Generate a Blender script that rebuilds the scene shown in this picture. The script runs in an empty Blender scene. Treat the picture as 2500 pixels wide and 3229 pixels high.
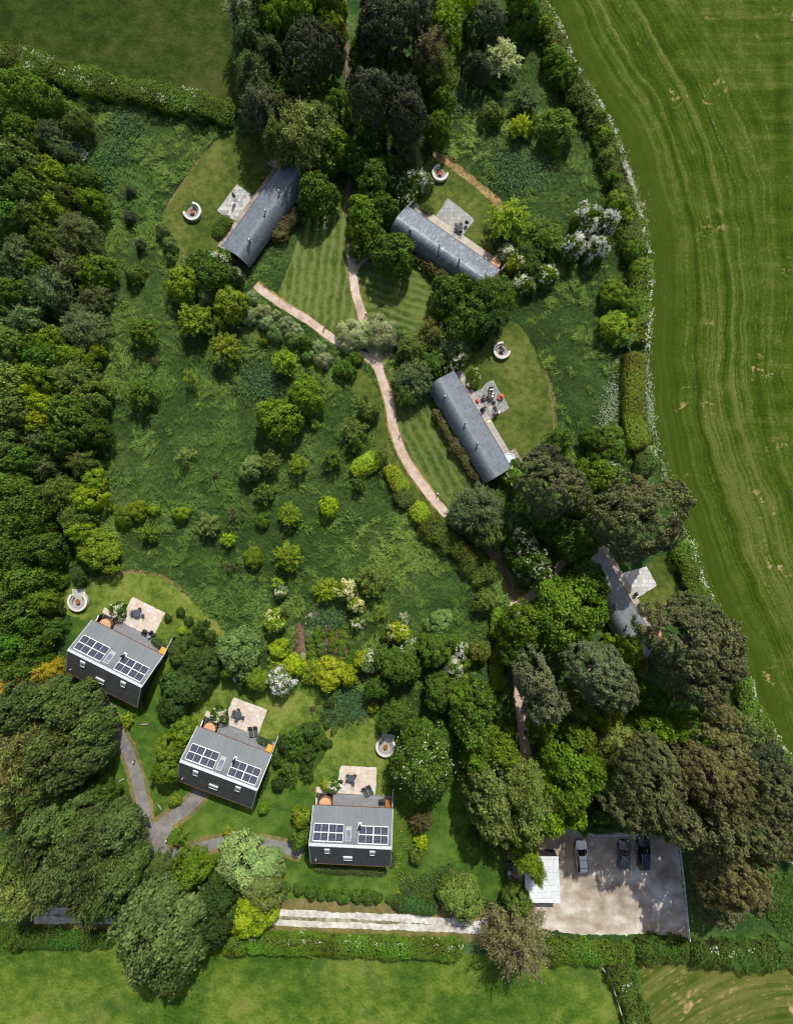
import bpy, bmesh, math, random
import numpy as np
from mathutils import Vector, Matrix

# ------------------------------------------------------------------ camera, sky, sun, exposure
scene = bpy.context.scene
COL = scene.collection
CAM_H = 110.0          # drone height above the ground, metres
FPX = 2420.0           # focal length in photograph pixels
cam_d = bpy.data.cameras.new("drone_camera")
cam = bpy.data.objects.new("drone_camera", cam_d)
COL.objects.link(cam)
cam.location = (0, 0, CAM_H)
cam_d.sensor_fit = 'VERTICAL'
cam_d.angle = 2 * math.atan(1614.5 / FPX)
cam_d.clip_start = 1.0
cam_d.clip_end = 2000
scene.camera = cam

SUN_EL, SUN_AZ = math.radians(52), math.radians(15.6)
world = bpy.data.worlds.new("World")
scene.world = world
world.use_nodes = True
wn = world.node_tree
sky = wn.nodes.new('ShaderNodeTexSky')
sky.sky_type = 'NISHITA'
sky.sun_disc = False
sky.sun_elevation = SUN_EL
sky.sun_rotation = SUN_AZ
sky.dust_density = 3.0
sky.ozone_density = 0.3
wn.links.new(sky.outputs[0], wn.nodes['Background'].inputs[0])
wn.nodes['Background'].inputs[1].default_value = 0.105
sun_d = bpy.data.lights.new("sun", 'SUN')
sun_d.energy = 4.4
sun_d.angle = math.radians(0.55)
sun_d.color = (1.0, 0.95, 0.86)
sun = bpy.data.objects.new("sun", sun_d)
COL.objects.link(sun)
S = Vector((math.cos(SUN_EL) * math.sin(SUN_AZ), math.cos(SUN_EL) * math.cos(SUN_AZ), math.sin(SUN_EL)))
sun.rotation_euler = S.to_track_quat('Z', 'Y').to_euler()
sun.location = S * 150
scene.view_settings.view_transform = 'Standard'
scene.view_settings.look = 'None'
scene.view_settings.exposure = 0.0
scene.view_settings.gamma = 1.0
scene.cycles.filter_width = 1.1
scene.cycles.max_bounces = 5
scene.cycles.diffuse_bounces = 2
scene.cycles.transmission_bounces = 3

# ------------------------------------------------------------------ from photograph pixels to metres on the ground
TILE = {'1': (0, 0, 1.8789), '2': (800, 0, 1.8789), '3': (1600, 0, 1.8789), '4': (0, 800, 1.8789), '5': (800, 800, 1.8789),
        '6': (1600, 800, 1.8789), '7': (0, 1600, 1.8789), '8': (800, 1600, 1.8789), '9': (1600, 1600, 1.8789),
        '10': (0, 2329, 1.8789), '11': (800, 2329, 1.8789), '12': (1600, 2329, 1.8789),
        'h1': (200, 1840, 4.2275), 'h2': (540, 2160, 4.697), 'h3': (950, 2300, 4.7486), 'b1': (580, 480, 4.026),
        'b2': (1230, 490, 4.124), 'b3': (1340, 1080, 4.697), 'b4': (1780, 1700, 4.9735), 'p': (1480, 1180, 10.57),
        'cp': (1600, 2600, 2.9155), 'cars': (1780, 2620, 5.637), 'g': (800, 1880, 4.2275), 'f1': (200, 1830, 10.57),
        'f3': (1150, 2280, 13.0), 't1': (380, 1880, 9.394), 's': (1560, 2640, 6.504), 'D': (0, 0, 0.6764)}


def W(tile, x, y, z=0.0):
    ox, oy, s = TILE[tile]
    k = (CAM_H - z) / FPX
    return ((ox + x / s - 1250) * k, -(oy + y / s - 1614.5) * k)


def LEN(tile, d, z=0.0):
    return d / TILE[tile][2] * (CAM_H - z) / FPX


# ------------------------------------------------------------------ naming helpers
def tag(o, label=None, cat=None, group=None, kind=None):
    if label: o['label'] = label
    if cat: o['category'] = cat
    if group: o['group'] = group
    if kind: o['kind'] = kind
    return o


def thing(name, label, cat, loc=(0, 0, 0), rz=0.0, group=None):
    o = bpy.data.objects.new(name, None)
    o.empty_display_size = 0.3
    COL.objects.link(o)
    o.location = loc
    o.rotation_euler = (0, 0, rz)
    return tag(o, label, cat, group)


def link_mesh(name, me, m, parent=None):
    o = bpy.data.objects.new(name, me)
    if m is not None and not me.materials:
        me.materials.append(m)
    COL.objects.link(o)
    if parent is not None: o.parent = parent
    return o


def copy_tree(o, parent=None):
    c = o.copy()
    COL.objects.link(c)
    if parent is not None: c.parent = parent
    for ch in list(o.children):
        copy_tree(ch, c)
    return c


class MB:
    """collects vertices and faces; build() links them as ONE mesh object"""

    def __init__(s):
        s.v, s.f = [], []

    def add(s, vs, fs):
        n = len(s.v)
        s.v += [tuple(p) for p in vs]
        s.f += [tuple(i + n for i in f) for f in fs]
        return s

    def box(s, c, d, rz=0.0, M=None):
        x, y, z = d[0] / 2, d[1] / 2, d[2] / 2
        vs = [Vector((sx * x, sy * y, sz * z)) for sz in (-1, 1) for sy in (-1, 1) for sx in (-1, 1)]
        R = M if M is not None else Matrix.Rotation(rz, 3, 'Z')
        vs = [R @ p + Vector(c) for p in vs]
        return s.add(vs, [(0, 2, 3, 1), (4, 5, 7, 6), (0, 1, 5, 4), (1, 3, 7, 5), (3, 2, 6, 7), (2, 0, 4, 6)])

    def bar(s, a, b, w, h=None):
        a, b = Vector(a), Vector(b)
        d = b - a
        L = d.length
        if L < 1e-6: return s
        M = d.to_track_quat('X', 'Z').to_matrix()
        return s.box((a + b) / 2, (L, w, h or w), M=M)

    def tube(s, pts, r, n=8, cap=True):
        pts = [Vector(p) for p in pts]
        rs = r if isinstance(r, (list, tuple)) else [r] * len(pts)
        rings = []
        for i, p in enumerate(pts):
            d = (pts[min(i + 1, len(pts) - 1)] - pts[max(i - 1, 0)])
            q = d.to_track_quat('Z', 'Y')
            rings.append([p + q @ Vector((math.cos(2 * math.pi * k / n) * rs[i], math.sin(2 * math.pi * k / n) * rs[i], 0)) for k in range(n)])
        vs = [p for ring in rings for p in ring]
        fs = [(i * n + k, i * n + (k + 1) % n, (i + 1) * n + (k + 1) % n, (i + 1) * n + k) for i in range(len(pts) - 1) for k in range(n)]
        if cap:
            fs += [tuple(reversed(range(n))), tuple((len(pts) - 1) * n + k for k in range(n))]
        return s.add(vs, fs)

    def lathe(s, prof, c=(0, 0, 0), n=24, a0=0.0, a1=None):
        full = a1 is None
        m = n if full else n + 1
        a1 = 2 * math.pi if full else a1
        vs = []
        for k in range(m):
            a = a0 + (a1 - a0) * k / n
            for r, z in prof:
                vs.append((c[0] + r * math.cos(a), c[1] + r * math.sin(a), c[2] + z))
        q = len(prof)
        fs = []
        for k in range(n):
            k2 = (k + 1) % m
            for i in range(q - 1):
                fs.append((k * q + i, k2 * q + i, k2 * q + i + 1, k * q + i + 1))
        if not full:
            fs += [tuple(range(q)), tuple(reversed([n * q + i for i in range(q)]))]
        return s.add(vs, fs)

    def prism(s, poly, z0, z1):
        n = len(poly)
        vs = [(x, y, z0) for x, y in poly] + [(x, y, z1) for x, y in poly]
        fs = [tuple(reversed(range(n))), tuple(range(n, 2 * n))] + [(i, (i + 1) % n, n + (i + 1) % n, n + i) for i in range(n)]
        return s.add(vs, fs)

    def mesh(s, name, smooth=False):
        me = bpy.data.meshes.new(name)
        me.from_pydata(s.v, [], s.f)
        bm = bmesh.new()
        bm.from_mesh(me)
        bmesh.ops.remove_doubles(bm, verts=bm.verts, dist=1e-5)
        bmesh.ops.recalc_face_normals(bm, faces=bm.faces)
        bm.to_mesh(me)
        bm.free()
        if smooth:
            for p in me.polygons: p.use_smooth = True
        return me

    def build(s, name, m, parent=None, smooth=False, bevel=0.0):
        o = link_mesh(name, s.mesh(name, smooth), m, parent)
        if bevel:
            b = o.modifiers.new('edge', 'BEVEL')
            b.width = bevel
            b.segments = 2
            b.limit_method = 'ANGLE'
        return o


# ------------------------------------------------------------------ material helpers
MATS = {}


class NT:
    def __init__(s, name):
        s.m = bpy.data.materials.new(name)
        s.m.use_nodes = True
        s.t = s.m.node_tree
        s.t.nodes.clear()
        s.out = s.n('ShaderNodeOutputMaterial')

    def n(s, kind, **kw):
        nd = s.t.nodes.new(kind)
        for k, v in kw.items():
            if hasattr(nd, k): setattr(nd, k, v)
        return nd

    def l(s, a, b):
        s.t.links.new(a, b)

    def val(s, sock, v):
        if hasattr(v, 'is_output') or isinstance(v, bpy.types.NodeSocket): s.l(v, sock)
        else: sock.default_value = v

    def math(s, op, a, b=0.5, c=None, clamp=False):
        nd = s.n('ShaderNodeMath', operation=op, use_clamp=clamp)
        s.val(nd.inputs[0], a)
        s.val(nd.inputs[1], b)
        if c is not None: s.val(nd.inputs[2], c)
        return nd.outputs[0]

    def mix(s, f, a, b, mode='MIX'):
        nd = s.n('ShaderNodeMix', data_type='RGBA', blend_type=mode)
        s.val(nd.inputs[0], f)
        s.val(nd.inputs[6], a if not isinstance(a, tuple) else (*a, 1))
        s.val(nd.inputs[7], b if not isinstance(b, tuple) else (*b, 1))
        return nd.outputs[2]

    def noise(s, vec, scale, detail=3.0, rough=0.55, dist=0.0):
        nd = s.n('ShaderNodeTexNoise')
        s.l(vec, nd.inputs['Vector'])
        nd.inputs['Scale'].default_value = scale
        nd.inputs['Detail'].default_value = detail
        nd.inputs['Roughness'].default_value = rough
        nd.inputs['Distortion'].default_value = dist
        return nd.outputs[0]

    def ramp(s, f, stops):
        nd = s.n('ShaderNodeValToRGB')
        cr = nd.color_ramp
        while len(cr.elements) < len(stops): cr.elements.new(0.5)
        for e, (p, c) in zip(cr.elements, stops):
            e.position = p
            e.color = (*c, 1)
        s.val(nd.inputs[0], f)
        return nd.outputs[0]

    def step(s, f, a, b):
        nd = s.n('ShaderNodeMapRange', clamp=True)
        s.val(nd.inputs[0], f)
        nd.inputs[1].default_value = a
        nd.inputs[2].default_value = b
        return nd.outputs[0]

    def pos(s, obj=False):
        if obj: return s.n('ShaderNodeTexCoord').outputs['Object']
        return s.n('ShaderNodeNewGeometry').outputs['Position']

    def mapped(s, vec, scale=(1, 1, 1), rz=0.0):
        nd = s.n('ShaderNodeMapping')
        s.l(vec, nd.inputs[0])
        nd.inputs['Scale'].default_value = scale
        nd.inputs['Rotation'].default_value = (0, 0, rz)
        return nd.outputs[0]

    def finish(s, color, rough=0.8, metal=0.0, spec=0.3, bump=None, bstr=0.3, bdist=0.05, coat=0.0, trans=0.0, emit=None):
        b = s.n('ShaderNodeBsdfPrincipled')
        s.val(b.inputs['Base Color'], (*color, 1) if isinstance(color, tuple) else color)
        s.val(b.inputs['Roughness'], rough)
        b.inputs['Metallic'].default_value = metal
        b.inputs['Specular IOR Level'].default_value = spec
        b.inputs['Coat Weight'].default_value = coat
        b.inputs['Transmission Weight'].default_value = trans
        if bump is not None:
            bn = s.n('ShaderNodeBump')
            bn.inputs['Strength'].default_value = bstr
            bn.inputs['Distance'].default_value = bdist
            s.l(bump, bn.inputs['Height'])
            s.l(bn.outputs[0], b.inputs['Normal'])
        s.l(b.outputs[0], s.out.inputs[0])
        return s.m


def plain(name, c, rough=0.6, metal=0.0, var=0.25, scale=6.0, spec=0.3, coat=0.0, trans=0.0, bstr=0.0):
    """a slightly weathered single-colour surface"""
    if name in MATS: return MATS[name]
    t = NT(name)
    f = t.noise(t.pos(True), scale, 4)
    lo = tuple(x * (1 - var) for x in c)
    hi = tuple(min(1, x * (1 + var)) for x in c)
    col = t.ramp(f, [(0.3, lo), (0.7, hi)])
    MATS[name] = t.finish(col, rough, metal, spec, bump=f if bstr else None, bstr=bstr, coat=coat, trans=trans)
    return MATS[name]


def ground(name, stops, s=(0.07, 0.5, 3.0), w=(0.4, 0.35, 0.25), rough=0.95, bstr=0.5, bdist=0.15, stretch=(1, 1, 1), rz=0.0, spots=None, extra=None):
    t = NT(name)
    p = t.mapped(t.pos(), stretch, rz)
    a, b, c = t.noise(p, s[0], 3), t.noise(p, s[1], 4), t.noise(p, s[2], 4, 0.65)
    f = t.math('ADD', t.math('ADD', t.math('MULTIPLY', a, w[0]), t.math('MULTIPLY', b, w[1])), t.math('MULTIPLY', c, w[2]))
    col = t.ramp(t.step(f, 0.41, 0.59), stops)
    if spots:
        for sc, lo, hi, sc_col in spots:
            col = t.mix(t.step(t.noise(t.pos(), sc, 5, 0.6), lo, hi), col, sc_col)
    if extra: col = extra(t, col)
    m = t.finish(col, rough, spec=0.1, bump=t.math('ADD', c, t.math('MULTIPLY', b, 1.5)), bstr=bstr, bdist=bdist)
    MATS[name] = m
    return m


# ------------------------------------------------------------------ 2-D helpers
def catmull(pts, per=10):
    P = [np.array(p, float) for p in pts]
    P = [2 * P[0] - P[1]] + P + [2 * P[-1] - P[-2]]
    out = []
    for i in range(1, len(P) - 2):
        for k in range(per):
            t = k / per
            a, b, c, d = P[i - 1], P[i], P[i + 1], P[i + 2]
            out.append(0.5 * (2 * b + (c - a) * t + (2 * a - 5 * b + 4 * c - d) * t * t + (3 * b - a - 3 * c + d) * t ** 3))
    out.append(P[-2])
    return np.array(out)


def resample(pts, step):
    pts = np.asarray(pts, float)
    d = np.r_[0, np.cumsum(np.linalg.norm(np.diff(pts, axis=0), axis=1))]
    n = max(2, int(d[-1] / step) + 1)
    s = np.linspace(0, d[-1], n)
    return np.c_[np.interp(s, d, pts[:, 0]), np.interp(s, d, pts[:, 1])], s


def normals2(pts):
    t = np.gradient(pts, axis=0)
    t /= np.linalg.norm(t, axis=1)[:, None] + 1e-9
    return np.c_[-t[:, 1], t[:, 0]], t


def inside(poly, P):
    poly = np.asarray(poly, float)
    x, y = P[:, 0], P[:, 1]
    r = np.zeros(len(P), bool)
    j = len(poly) - 1
    for i in range(len(poly)):
        xi, yi = poly[i]
        xj, yj = poly[j]
        c = ((yi > y) != (yj > y)) & (x < (xj - xi) * (y - yi) / (yj - yi + 1e-12) + xi)
        r ^= c
        j = i
    return r


def dist_line(pts, P):
    d = np.full(len(P), 1e9)
    for a, b in zip(pts[:-1], pts[1:]):
        ab = b - a
        t = np.clip(((P - a) @ ab) / (ab @ ab + 1e-12), 0, 1)
        d = np.minimum(d, np.linalg.norm(P - (a + t[:, None] * ab), axis=1))
    return d


def sheet(name, poly, z, m, label=None, smooth=True, jag=0.0, seed=0):
    P = np.array(poly, float)
    if smooth: P = catmull(list(P) + [P[0]], 6)[:-1]
    if jag:
        P, _ = resample(np.vstack([P, P[:1]]), 0.35)
        P = P[:-1] + np.random.RandomState(seed).normal(0, jag, (len(P) - 1, 2))
    me = bpy.data.meshes.new(name)
    bm = bmesh.new()
    vs = [bm.verts.new((x, y, z)) for x, y in P]
    f = bm.faces.new(vs)
    if f.normal.z < 0: f.normal_flip()
    bmesh.ops.triangulate(bm, faces=[f])
    bm.to_mesh(me)
    bm.free()
    o = link_mesh(name, me, m)
    tag(o, kind='structure')
    return o, P


def ribbon(name, line, width, z, m, jag=0.06, seed=1):
    P, s = resample(catmull(line), 0.4)
    N, _ = normals2(P)
    rs = np.random.RandomState(seed)
    wob = np.convolve(rs.normal(0, 1, len(P) + 24), np.ones(25) / 25, 'valid') * jag * 4
    w = width / 2
    L = P + N * (w + wob + rs.normal(0, jag * .45, len(P)))[:, None]
    R = P - N * (w + wob[::-1] + rs.normal(0, jag * .45, len(P)))[:, None]
    n = len(P)
    me = bpy.data.meshes.new(name)
    me.from_pydata([(x, y, z) for x, y in L] + [(x, y, z) for x, y in R], [], [(i, n + i, n + i + 1, i + 1) for i in range(n - 1)])
    o = link_mesh(name, me, m)
    tag(o, kind='structure')
    return o, np.vstack([L, R[::-1]])
# ================================================================== THE GROUND
def T(tile, *pts):
    return [W(tile, x, y) for x, y in pts]


EXCL = []      # polygons where no long grass grows

# --- long meadow grass base: one sheet out to the horizon
M_meadow = ground('meadow_soil', [(0.0, (.020, .048, .012)), (0.45, (.038, .082, .020)), (0.75, (.058, .112, .028)), (1, (.090, .150, .040))],
                  s=(.06, .35, 2.2), bstr=.9, bdist=.3, spots=[(.11, .62, .78, (.05, .06, .02))])
me = bpy.data.meshes.new('meadow')
me.from_pydata([(-600, -600, 0), (600, -600, 0), (600, 600, 0), (-600, 600, 0)], [], [(0, 1, 2, 3)])
tag(link_mesh('meadow', me, M_meadow), kind='structure')


def stripes(angle, width, amt, dist=2.6):
    def f(t, col):
        w = t.n('ShaderNodeTexWave', wave_type='BANDS', bands_direction='X')
        t.l(t.mapped(t.pos(), (1, 1, 1), -angle), w.inputs[0])
        w.inputs['Scale'].default_value = 3.14159 / width / 10
        w.inputs['Distortion'].default_value = dist
        w.inputs['Detail'].default_value = 3
        w.inputs['Detail Scale'].default_value = 2.0
        br = t.noise(t.pos(), 1.2, 4, .6)
        k = t.math('MULTIPLY', w.outputs[1], br)
        k = t.step(k, .12, .62)
        return t.mix(t.math('MULTIPLY', k, amt), col, (.14, .20, .065))
    return f


LAWN = [(0.0, (.042, .068, .012)), (0.5, (.080, .110, .020)), (1, (.135, .155, .038))]
LAWN2 = [(0.0, (.058, .100, .014)), (0.5, (.118, .170, .026)), (1, (.20, .23, .052))]
M_lawn = ground('mown_lawn', LAWN, s=(.2, 1.1, 3.2), bstr=.35, bdist=.06, spots=[(.35, .6, .75, (.15, .135, .045)), (.9, .62, .8, (.055, .085, .016))])
M_lawn_s = ground('mown_lawn_cottage', LAWN2, s=(.2, 1.1, 3.2), bstr=.35, bdist=.06, spots=[(.4, .6, .78, (.185, .17, .05)), (.8, .6, .8, (.065, .115, .018))])
M_stripe_a = ground('striped_lawn_west', LAWN, s=(.2, 1.1, 3.2), bstr=.35, bdist=.06, extra=stripes(math.radians(-6), 1.25, .95))
M_stripe_b = ground('striped_lawn_east', LAWN, s=(.2, 1.1, 3.2), bstr=.35, bdist=.06, extra=stripes(math.radians(72), 1.1, .85))
M_stripe_c = ground('striped_lawn_south', LAWN, s=(.2, 1.1, 3.2), bstr=.35, bdist=.06, extra=stripes(math.radians(27), 1.3, .7))
M_garden = ground('garden_grass', [(0, (.032, .075, .010)), (.5, (.062, .125, .016)), (1, (.115, .18, .03))], s=(.12, .6, 4), bstr=.6, bdist=.12,
                  spots=[(.3, .62, .75, (.09, .13, .025))])
M_verge = ground('dry_verge', [(0, (.10, .105, .035)), (.5, (.16, .14, .05)), (1, (.25, .19, .085))], s=(.3, 1.5, 7), bstr=.4, bdist=.05)
M_straw = ground('straw_strip', [(0, (.13, .11, .04)), (.5, (.27, .19, .08)), (1, (.38, .27, .13))], s=(.4, 2, 8), bstr=.4, bdist=.05)

LAWNS = [
    ('lawn', M_lawn, T('1', (1310, 800), (1210, 900), (1130, 1010), (1050, 1130), (980, 1230), (960, 1330), (1040, 1420), (1060, 1520), (1040, 1600), (1330, 1640), (1480, 1500), (1760, 1000), (1760, 860), (1600, 800), (1450, 790))),
    ('striped_lawn', M_stripe_a, T('5', (110, 300), (200, 100), (260, -90), (340, -230), (450, -330), (545, -350), (556, 100), (600, 280), (632, 390), (510, 480), (430, 440), (300, 380))),
    ('striped_lawn', M_stripe_b, T('5', (610, 150), (690, 20), (800, -40), (960, 80), (1060, 180), (1060, 420), (960, 480), (830, 420), (690, 400), (640, 290))),
    ('lawn', M_lawn, T('2', (985, 1000), (1060, 935), (1140, 945), (1240, 1015), (1350, 1110), (1470, 1215), (1450, 1300), (1400, 1400), (1440, 1550), (1300, 1470), (1130, 1330), (950, 1210), (960, 1120))),
    ('lawn', M_lawn, T('6', (-30, 390), (60, 415), (140, 530), (210, 680), (255, 800), (280, 960), (270, 1050), (200, 1110), (120, 1210), (60, 1310), (-60, 1310), (-200, 1000), (-370, 720), (-260, 660), (-150, 560), (-80, 450))),
    ('striped_lawn', M_stripe_c, T('5', (785, 690), (850, 640), (900, 800), (1050, 880), (1170, 1090), (1330, 1390), (1220, 1560), (1150, 1500), (1010, 1330), (880, 1110), (825, 880))),
    ('lawn', M_lawn, T('5', (470, 590), (620, 660), (720, 760), (780, 930), (795, 1060), (850, 1210), (950, 1360), (1110, 1570), (1050, 1600), (900, 1410), (790, 1240), (715, 1120), (740, 930), (610, 840), (540, 720))),
    ('lawn', M_lawn, T('9', (830, 340), (940, 280), (1000, 440), (1015, 500), (960, 590), (880, 690), (830, 670), (770, 540), (860, 460))),
    ('lawn', M_lawn_s, T('7', (370, 510), (510, 440), (690, 395), (850, 378), (980, 415), (1130, 525), (1240, 635), (1340, 745), (1200, 800), (1020, 800), (900, 880), (560, 690), (440, 650), (350, 600))),
    ('lawn', M_lawn_s, T('8', (-350, 1190), (-240, 1050), (-60, 1075), (60, 1055), (230, 1075), (345, 1125), (480, 1150), (570, 1195), (700, 1250), (740, 1350), (800, 1450), (800, 1600), (720, 1750), (350, 1710), (365, 1560), (425, 1460), (430, 1350), (330, 1265), (140, 1360), (-60, 1400), (-330, 1300))),
    ('lawn', M_lawn, T('4', (1400, 420), (1500, 440), (1600, 500), (1690, 560), (1760, 600), (1700, 640), (1620, 560), (1520, 500), (1410, 450))),
]
o, gp = sheet('garden_grass', T('D', (140, 1240), (180, 1480), (300, 1830), (330, 1930), (560, 1935), (1010, 1925), (1080, 1900), (1090, 1800), (990, 1700), (985, 1560), (830, 1520), (700, 1440), (450, 1420), (400, 1330), (330, 1250)), .004, M_garden, jag=.15)
EXCL.append(gp)
for i, (nm, m, poly) in enumerate(LAWNS):
    o, P = sheet(nm, poly, .010 + .004 * (i % 2), m, jag=.07, seed=i)
    EXCL.append(P)

# mown track round the wild garden and straw strip above the slate-roofed cabin
_, P = ribbon('straw_strip', T('2', (1060, 922), (1120, 940), (1210, 1000), (1330, 1100), (1400, 1160), (1490, 1245)), 1.25, .022, M_straw, .16)
EXCL.append(P)

ribbon('dry_edge', T('6', (205, 670), (255, 800), (280, 960), (272, 1050), (215, 1100)), .35, .024, M_verge, .15, 9)
ribbon('dry_edge', T('7', (520, 440), (700, 393), (860, 380), (985, 418), (1130, 528)), .3, .024, M_verge, .15, 10)
ribbon('dry_edge', T('1', (1205, 905), (1130, 1012), (1050, 1132), (975, 1245)), .25, .024, M_verge, .12, 11)
# --- pastures
M_past_n = ground('pasture_north', [(0, (.016, .034, .005)), (.5, (.034, .056, .008)), (1, (.066, .076, .020))], s=(.06, .6, 2.6), bstr=.8, bdist=.2,  # dark grass colour, with part of a cloud shadow painted in
                  spots=[(.25, .66, .8, (.13, .10, .05)), (.5, .66, .78, (.03, .07, .018))])
_, P = sheet('north_pasture', T('1', (-700, -700), (-700, 330), (0, 350), (150, 345), (400, 430), (700, 520), (960, 570), (1250, 640), (1420, 700), (1560, 560), (1500, -700)), .006, M_past_n, smooth=False)
EXCL.append(P)
M_past_s = ground('pasture_south', [(0, (.036, .088, .008)), (.5, (.080, .142, .016)), (1, (.155, .205, .036))], s=(.09, .55, 2.4), bstr=.9, bdist=.2,
                  spots=[(.16, .56, .7, (.045, .10, .016)), (.09, .62, .75, (.17, .17, .05))])
_, P = sheet('south_pasture', T('10', (-900, 1190), (400, 1200), (700, 1200), (1300, 1230)) + T('11', (300, 1240), (1100, 1265), (1500, 1290)) + T('12', (300, 1290), (540, 1300), (640, 1440), (700, 1600), (760, 2400)) + T('10', (-900, 2600)), .006, M_past_s, smooth=False)
EXCL.append(P)


def arcs(t, col):
    d = t.n('ShaderNodeVectorMath', operation='SUBTRACT')
    t.l(t.pos(), d.inputs[0])
    d.inputs[1].default_value = (58, -96, 0)
    ln = t.n('ShaderNodeVectorMath', operation='LENGTH')
    t.l(d.outputs[0], ln.inputs[0])
    sx = t.n('ShaderNodeSeparateXYZ')
    t.l(t.pos(), sx.inputs[0])
    cb = t.n('ShaderNodeCombineXYZ')
    t.l(t.math('MULTIPLY', ln.outputs[1], .8), cb.inputs[0])
    t.l(t.math('MULTIPLY', sx.outputs[0], .06), cb.inputs[1])
    f = t.noise(cb.outputs[0], 1.0, 3)
    col = t.mix(t.step(f, .45, .7), col, (.15, .155, .04))
    f2 = t.math('MULTIPLY', t.step(t.noise(cb.outputs[0], 2.6, 4), .5, .66), t.step(t.noise(t.pos(), .8, 5, .7), .45, .62))
    col = t.mix(f2, col, (.36, .28, .11))
    return t.mix(t.math('MULTIPLY', t.step(t.noise(t.pos(), .22, 3), .64, .69), .9), col, (.45, .30, .16))


M_hay2 = ground('mown_corner_field', [(0, (.04, .075, .008)), (.5, (.075, .105, .014)), (1, (.12, .13, .028))], s=(.08, .6, 5), bstr=.5, bdist=.1, extra=arcs)
_, P = sheet('mown_corner_field', T('12', (730, 1290), (1000, 1270), (2600, 1290), (2600, 2600), (830, 2600), (790, 1690), (760, 1450)), .008, M_hay2, smooth=False)
EXCL.append(P)

# --- the big mown hay field with swathes that follow its curved hedge
edge = catmull(T('D', (960, -420), (1090, -130), (1150, 0), (1200, 105), (1248, 185), (1300, 270), (1342, 370), (1366, 450), (1381, 560), (1384, 640), (1382, 760),
                 (1392, 900), (1420, 1010), (1462, 1130), (1510, 1270), (1570, 1400), (1640, 1590), (1705, 1700), (1800, 1850), (1990, 2200)), 8)
gx = np.arange(8, 96, .8)
gy = np.arange(-74, 92, .8)
X, Y = np.meshgrid(gx, gy)
PP = np.c_[X.ravel(), Y.ravel()]
best = np.full(len(PP), 1e9)
uu, vv = np.zeros(len(PP)), np.zeros(len(PP))
acc = 0
for a, b in zip(edge[:-1], edge[1:]):
    ab = b - a
    L = np.linalg.norm(ab)
    t_ = np.clip(((PP - a) @ ab) / (L * L), 0, 1)
    q = PP - (a + t_[:, None] * ab)
    d = np.linalg.norm(q, axis=1)
    sgn = np.sign(ab[0] * q[:, 1] - ab[1] * q[:, 0])
    k = d < best
    best[k] = d[k]
    uu[k] = sgn[k] * d[k]
    vv[k] = acc + t_[k] * L
    acc += L
ny_, nx_ = X.shape
idx = np.arange(nx_ * ny_).reshape(ny_, nx_)
F = np.c_[idx[:-1, :-1].ravel(), idx[:-1, 1:].ravel(), idx[1:, 1:].ravel(), idx[1:, :-1].ravel()]
F = F[(uu[F].max(1) > -.3)]
used = np.unique(F)
remap = -np.ones(len(PP), int)
remap[used] = np.arange(len(used))
me = bpy.data.meshes.new('hay_field')
me.from_pydata(np.c_[PP[used], np.full(len(used), .012)].tolist(), [], remap[F].tolist())
at = me.attributes.new('swathe', 'FLOAT_VECTOR', 'POINT')
at.data.foreach_set('vector', np.c_[uu[used], vv[used], np.zeros(len(used))].astype(np.float32).ravel())
t = NT('hay_field')
an = t.n('ShaderNodeAttribute', attribute_name='swathe')
sx = t.n('ShaderNodeSeparateXYZ')
t.l(an.outputs['Vector'], sx.inputs[0])
u, v = sx.outputs[0], sx.outputs[1]
ps = t.n('ShaderNodeSeparateXYZ')
t.l(t.pos(), ps.inputs[0])
wob = t.math('MULTIPLY_ADD', t.noise(t.pos(), .12, 2), 2.4, u)


def cx(a, ka, b, kb):
    c = t.n('ShaderNodeCombineXYZ')
    t.l(t.math('MULTIPLY', a, ka), c.inputs[0])
    t.l(t.math('MULTIPLY', b, kb), c.inputs[1])
    return c.outputs[0]


fine = t.noise(t.pos(), 2.6, 5, .7)
mid = t.noise(t.pos(), .35, 4)
band_c = t.noise(cx(wob, .95, v, .014), 1.0, 4, .62)
band_h = t.noise(cx(ps.outputs[1], .5, ps.outputs[0], .016), 1.0, 4, .62)
band_v = t.noise(cx(ps.outputs[0], .5, ps.outputs[1], .02), 1.0, 2)
far = t.step(t.math('MULTIPLY_ADD', mid, 9.0, u), 17, 27)
mx = t.n('ShaderNodeMix', data_type='FLOAT')
t.l(far, mx.inputs[0])
t.l(band_c, mx.inputs[2])
t.l(t.math('MULTIPLY_ADD', band_v, .35, t.math('MULTIPLY', band_h, .65)), mx.inputs[3])
band = mx.outputs[0]
f = t.math('ADD', t.math('MULTIPLY', band, .55), t.math('ADD', t.math('MULTIPLY', mid, .2), t.math('MULTIPLY', fine, .25)))
col = t.ramp(t.step(f, .425, .575), [(0, (.022, .048, .002)), (.35, (.039, .073, .003)), (.65, (.057, .091, .007)), (1, (.100, .122, .026))])
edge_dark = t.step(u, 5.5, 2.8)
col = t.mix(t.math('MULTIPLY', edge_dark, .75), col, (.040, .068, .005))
lines = t.math('MULTIPLY', t.step(t.noise(cx(wob, 2.7, v, .04), 1.0, 3, .6), .57, .65), t.step(t.noise(t.pos(), 1.6, 5, .75), .47, .62))
lines = t.math('MULTIPLY', lines, t.math('MULTIPLY', t.step(u, 3.5, 7), t.math('SUBTRACT', 1.0, t.math('MULTIPLY', far, .6))))
col = t.mix(t.math('MULTIPLY', lines, .8), col, (.22, .205, .085))
bits = t.math('MULTIPLY', t.step(t.noise(t.pos(), .9, 6, .78), .62, .72), .55)
col = t.mix(bits, col, (.17, .165, .06))
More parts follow.
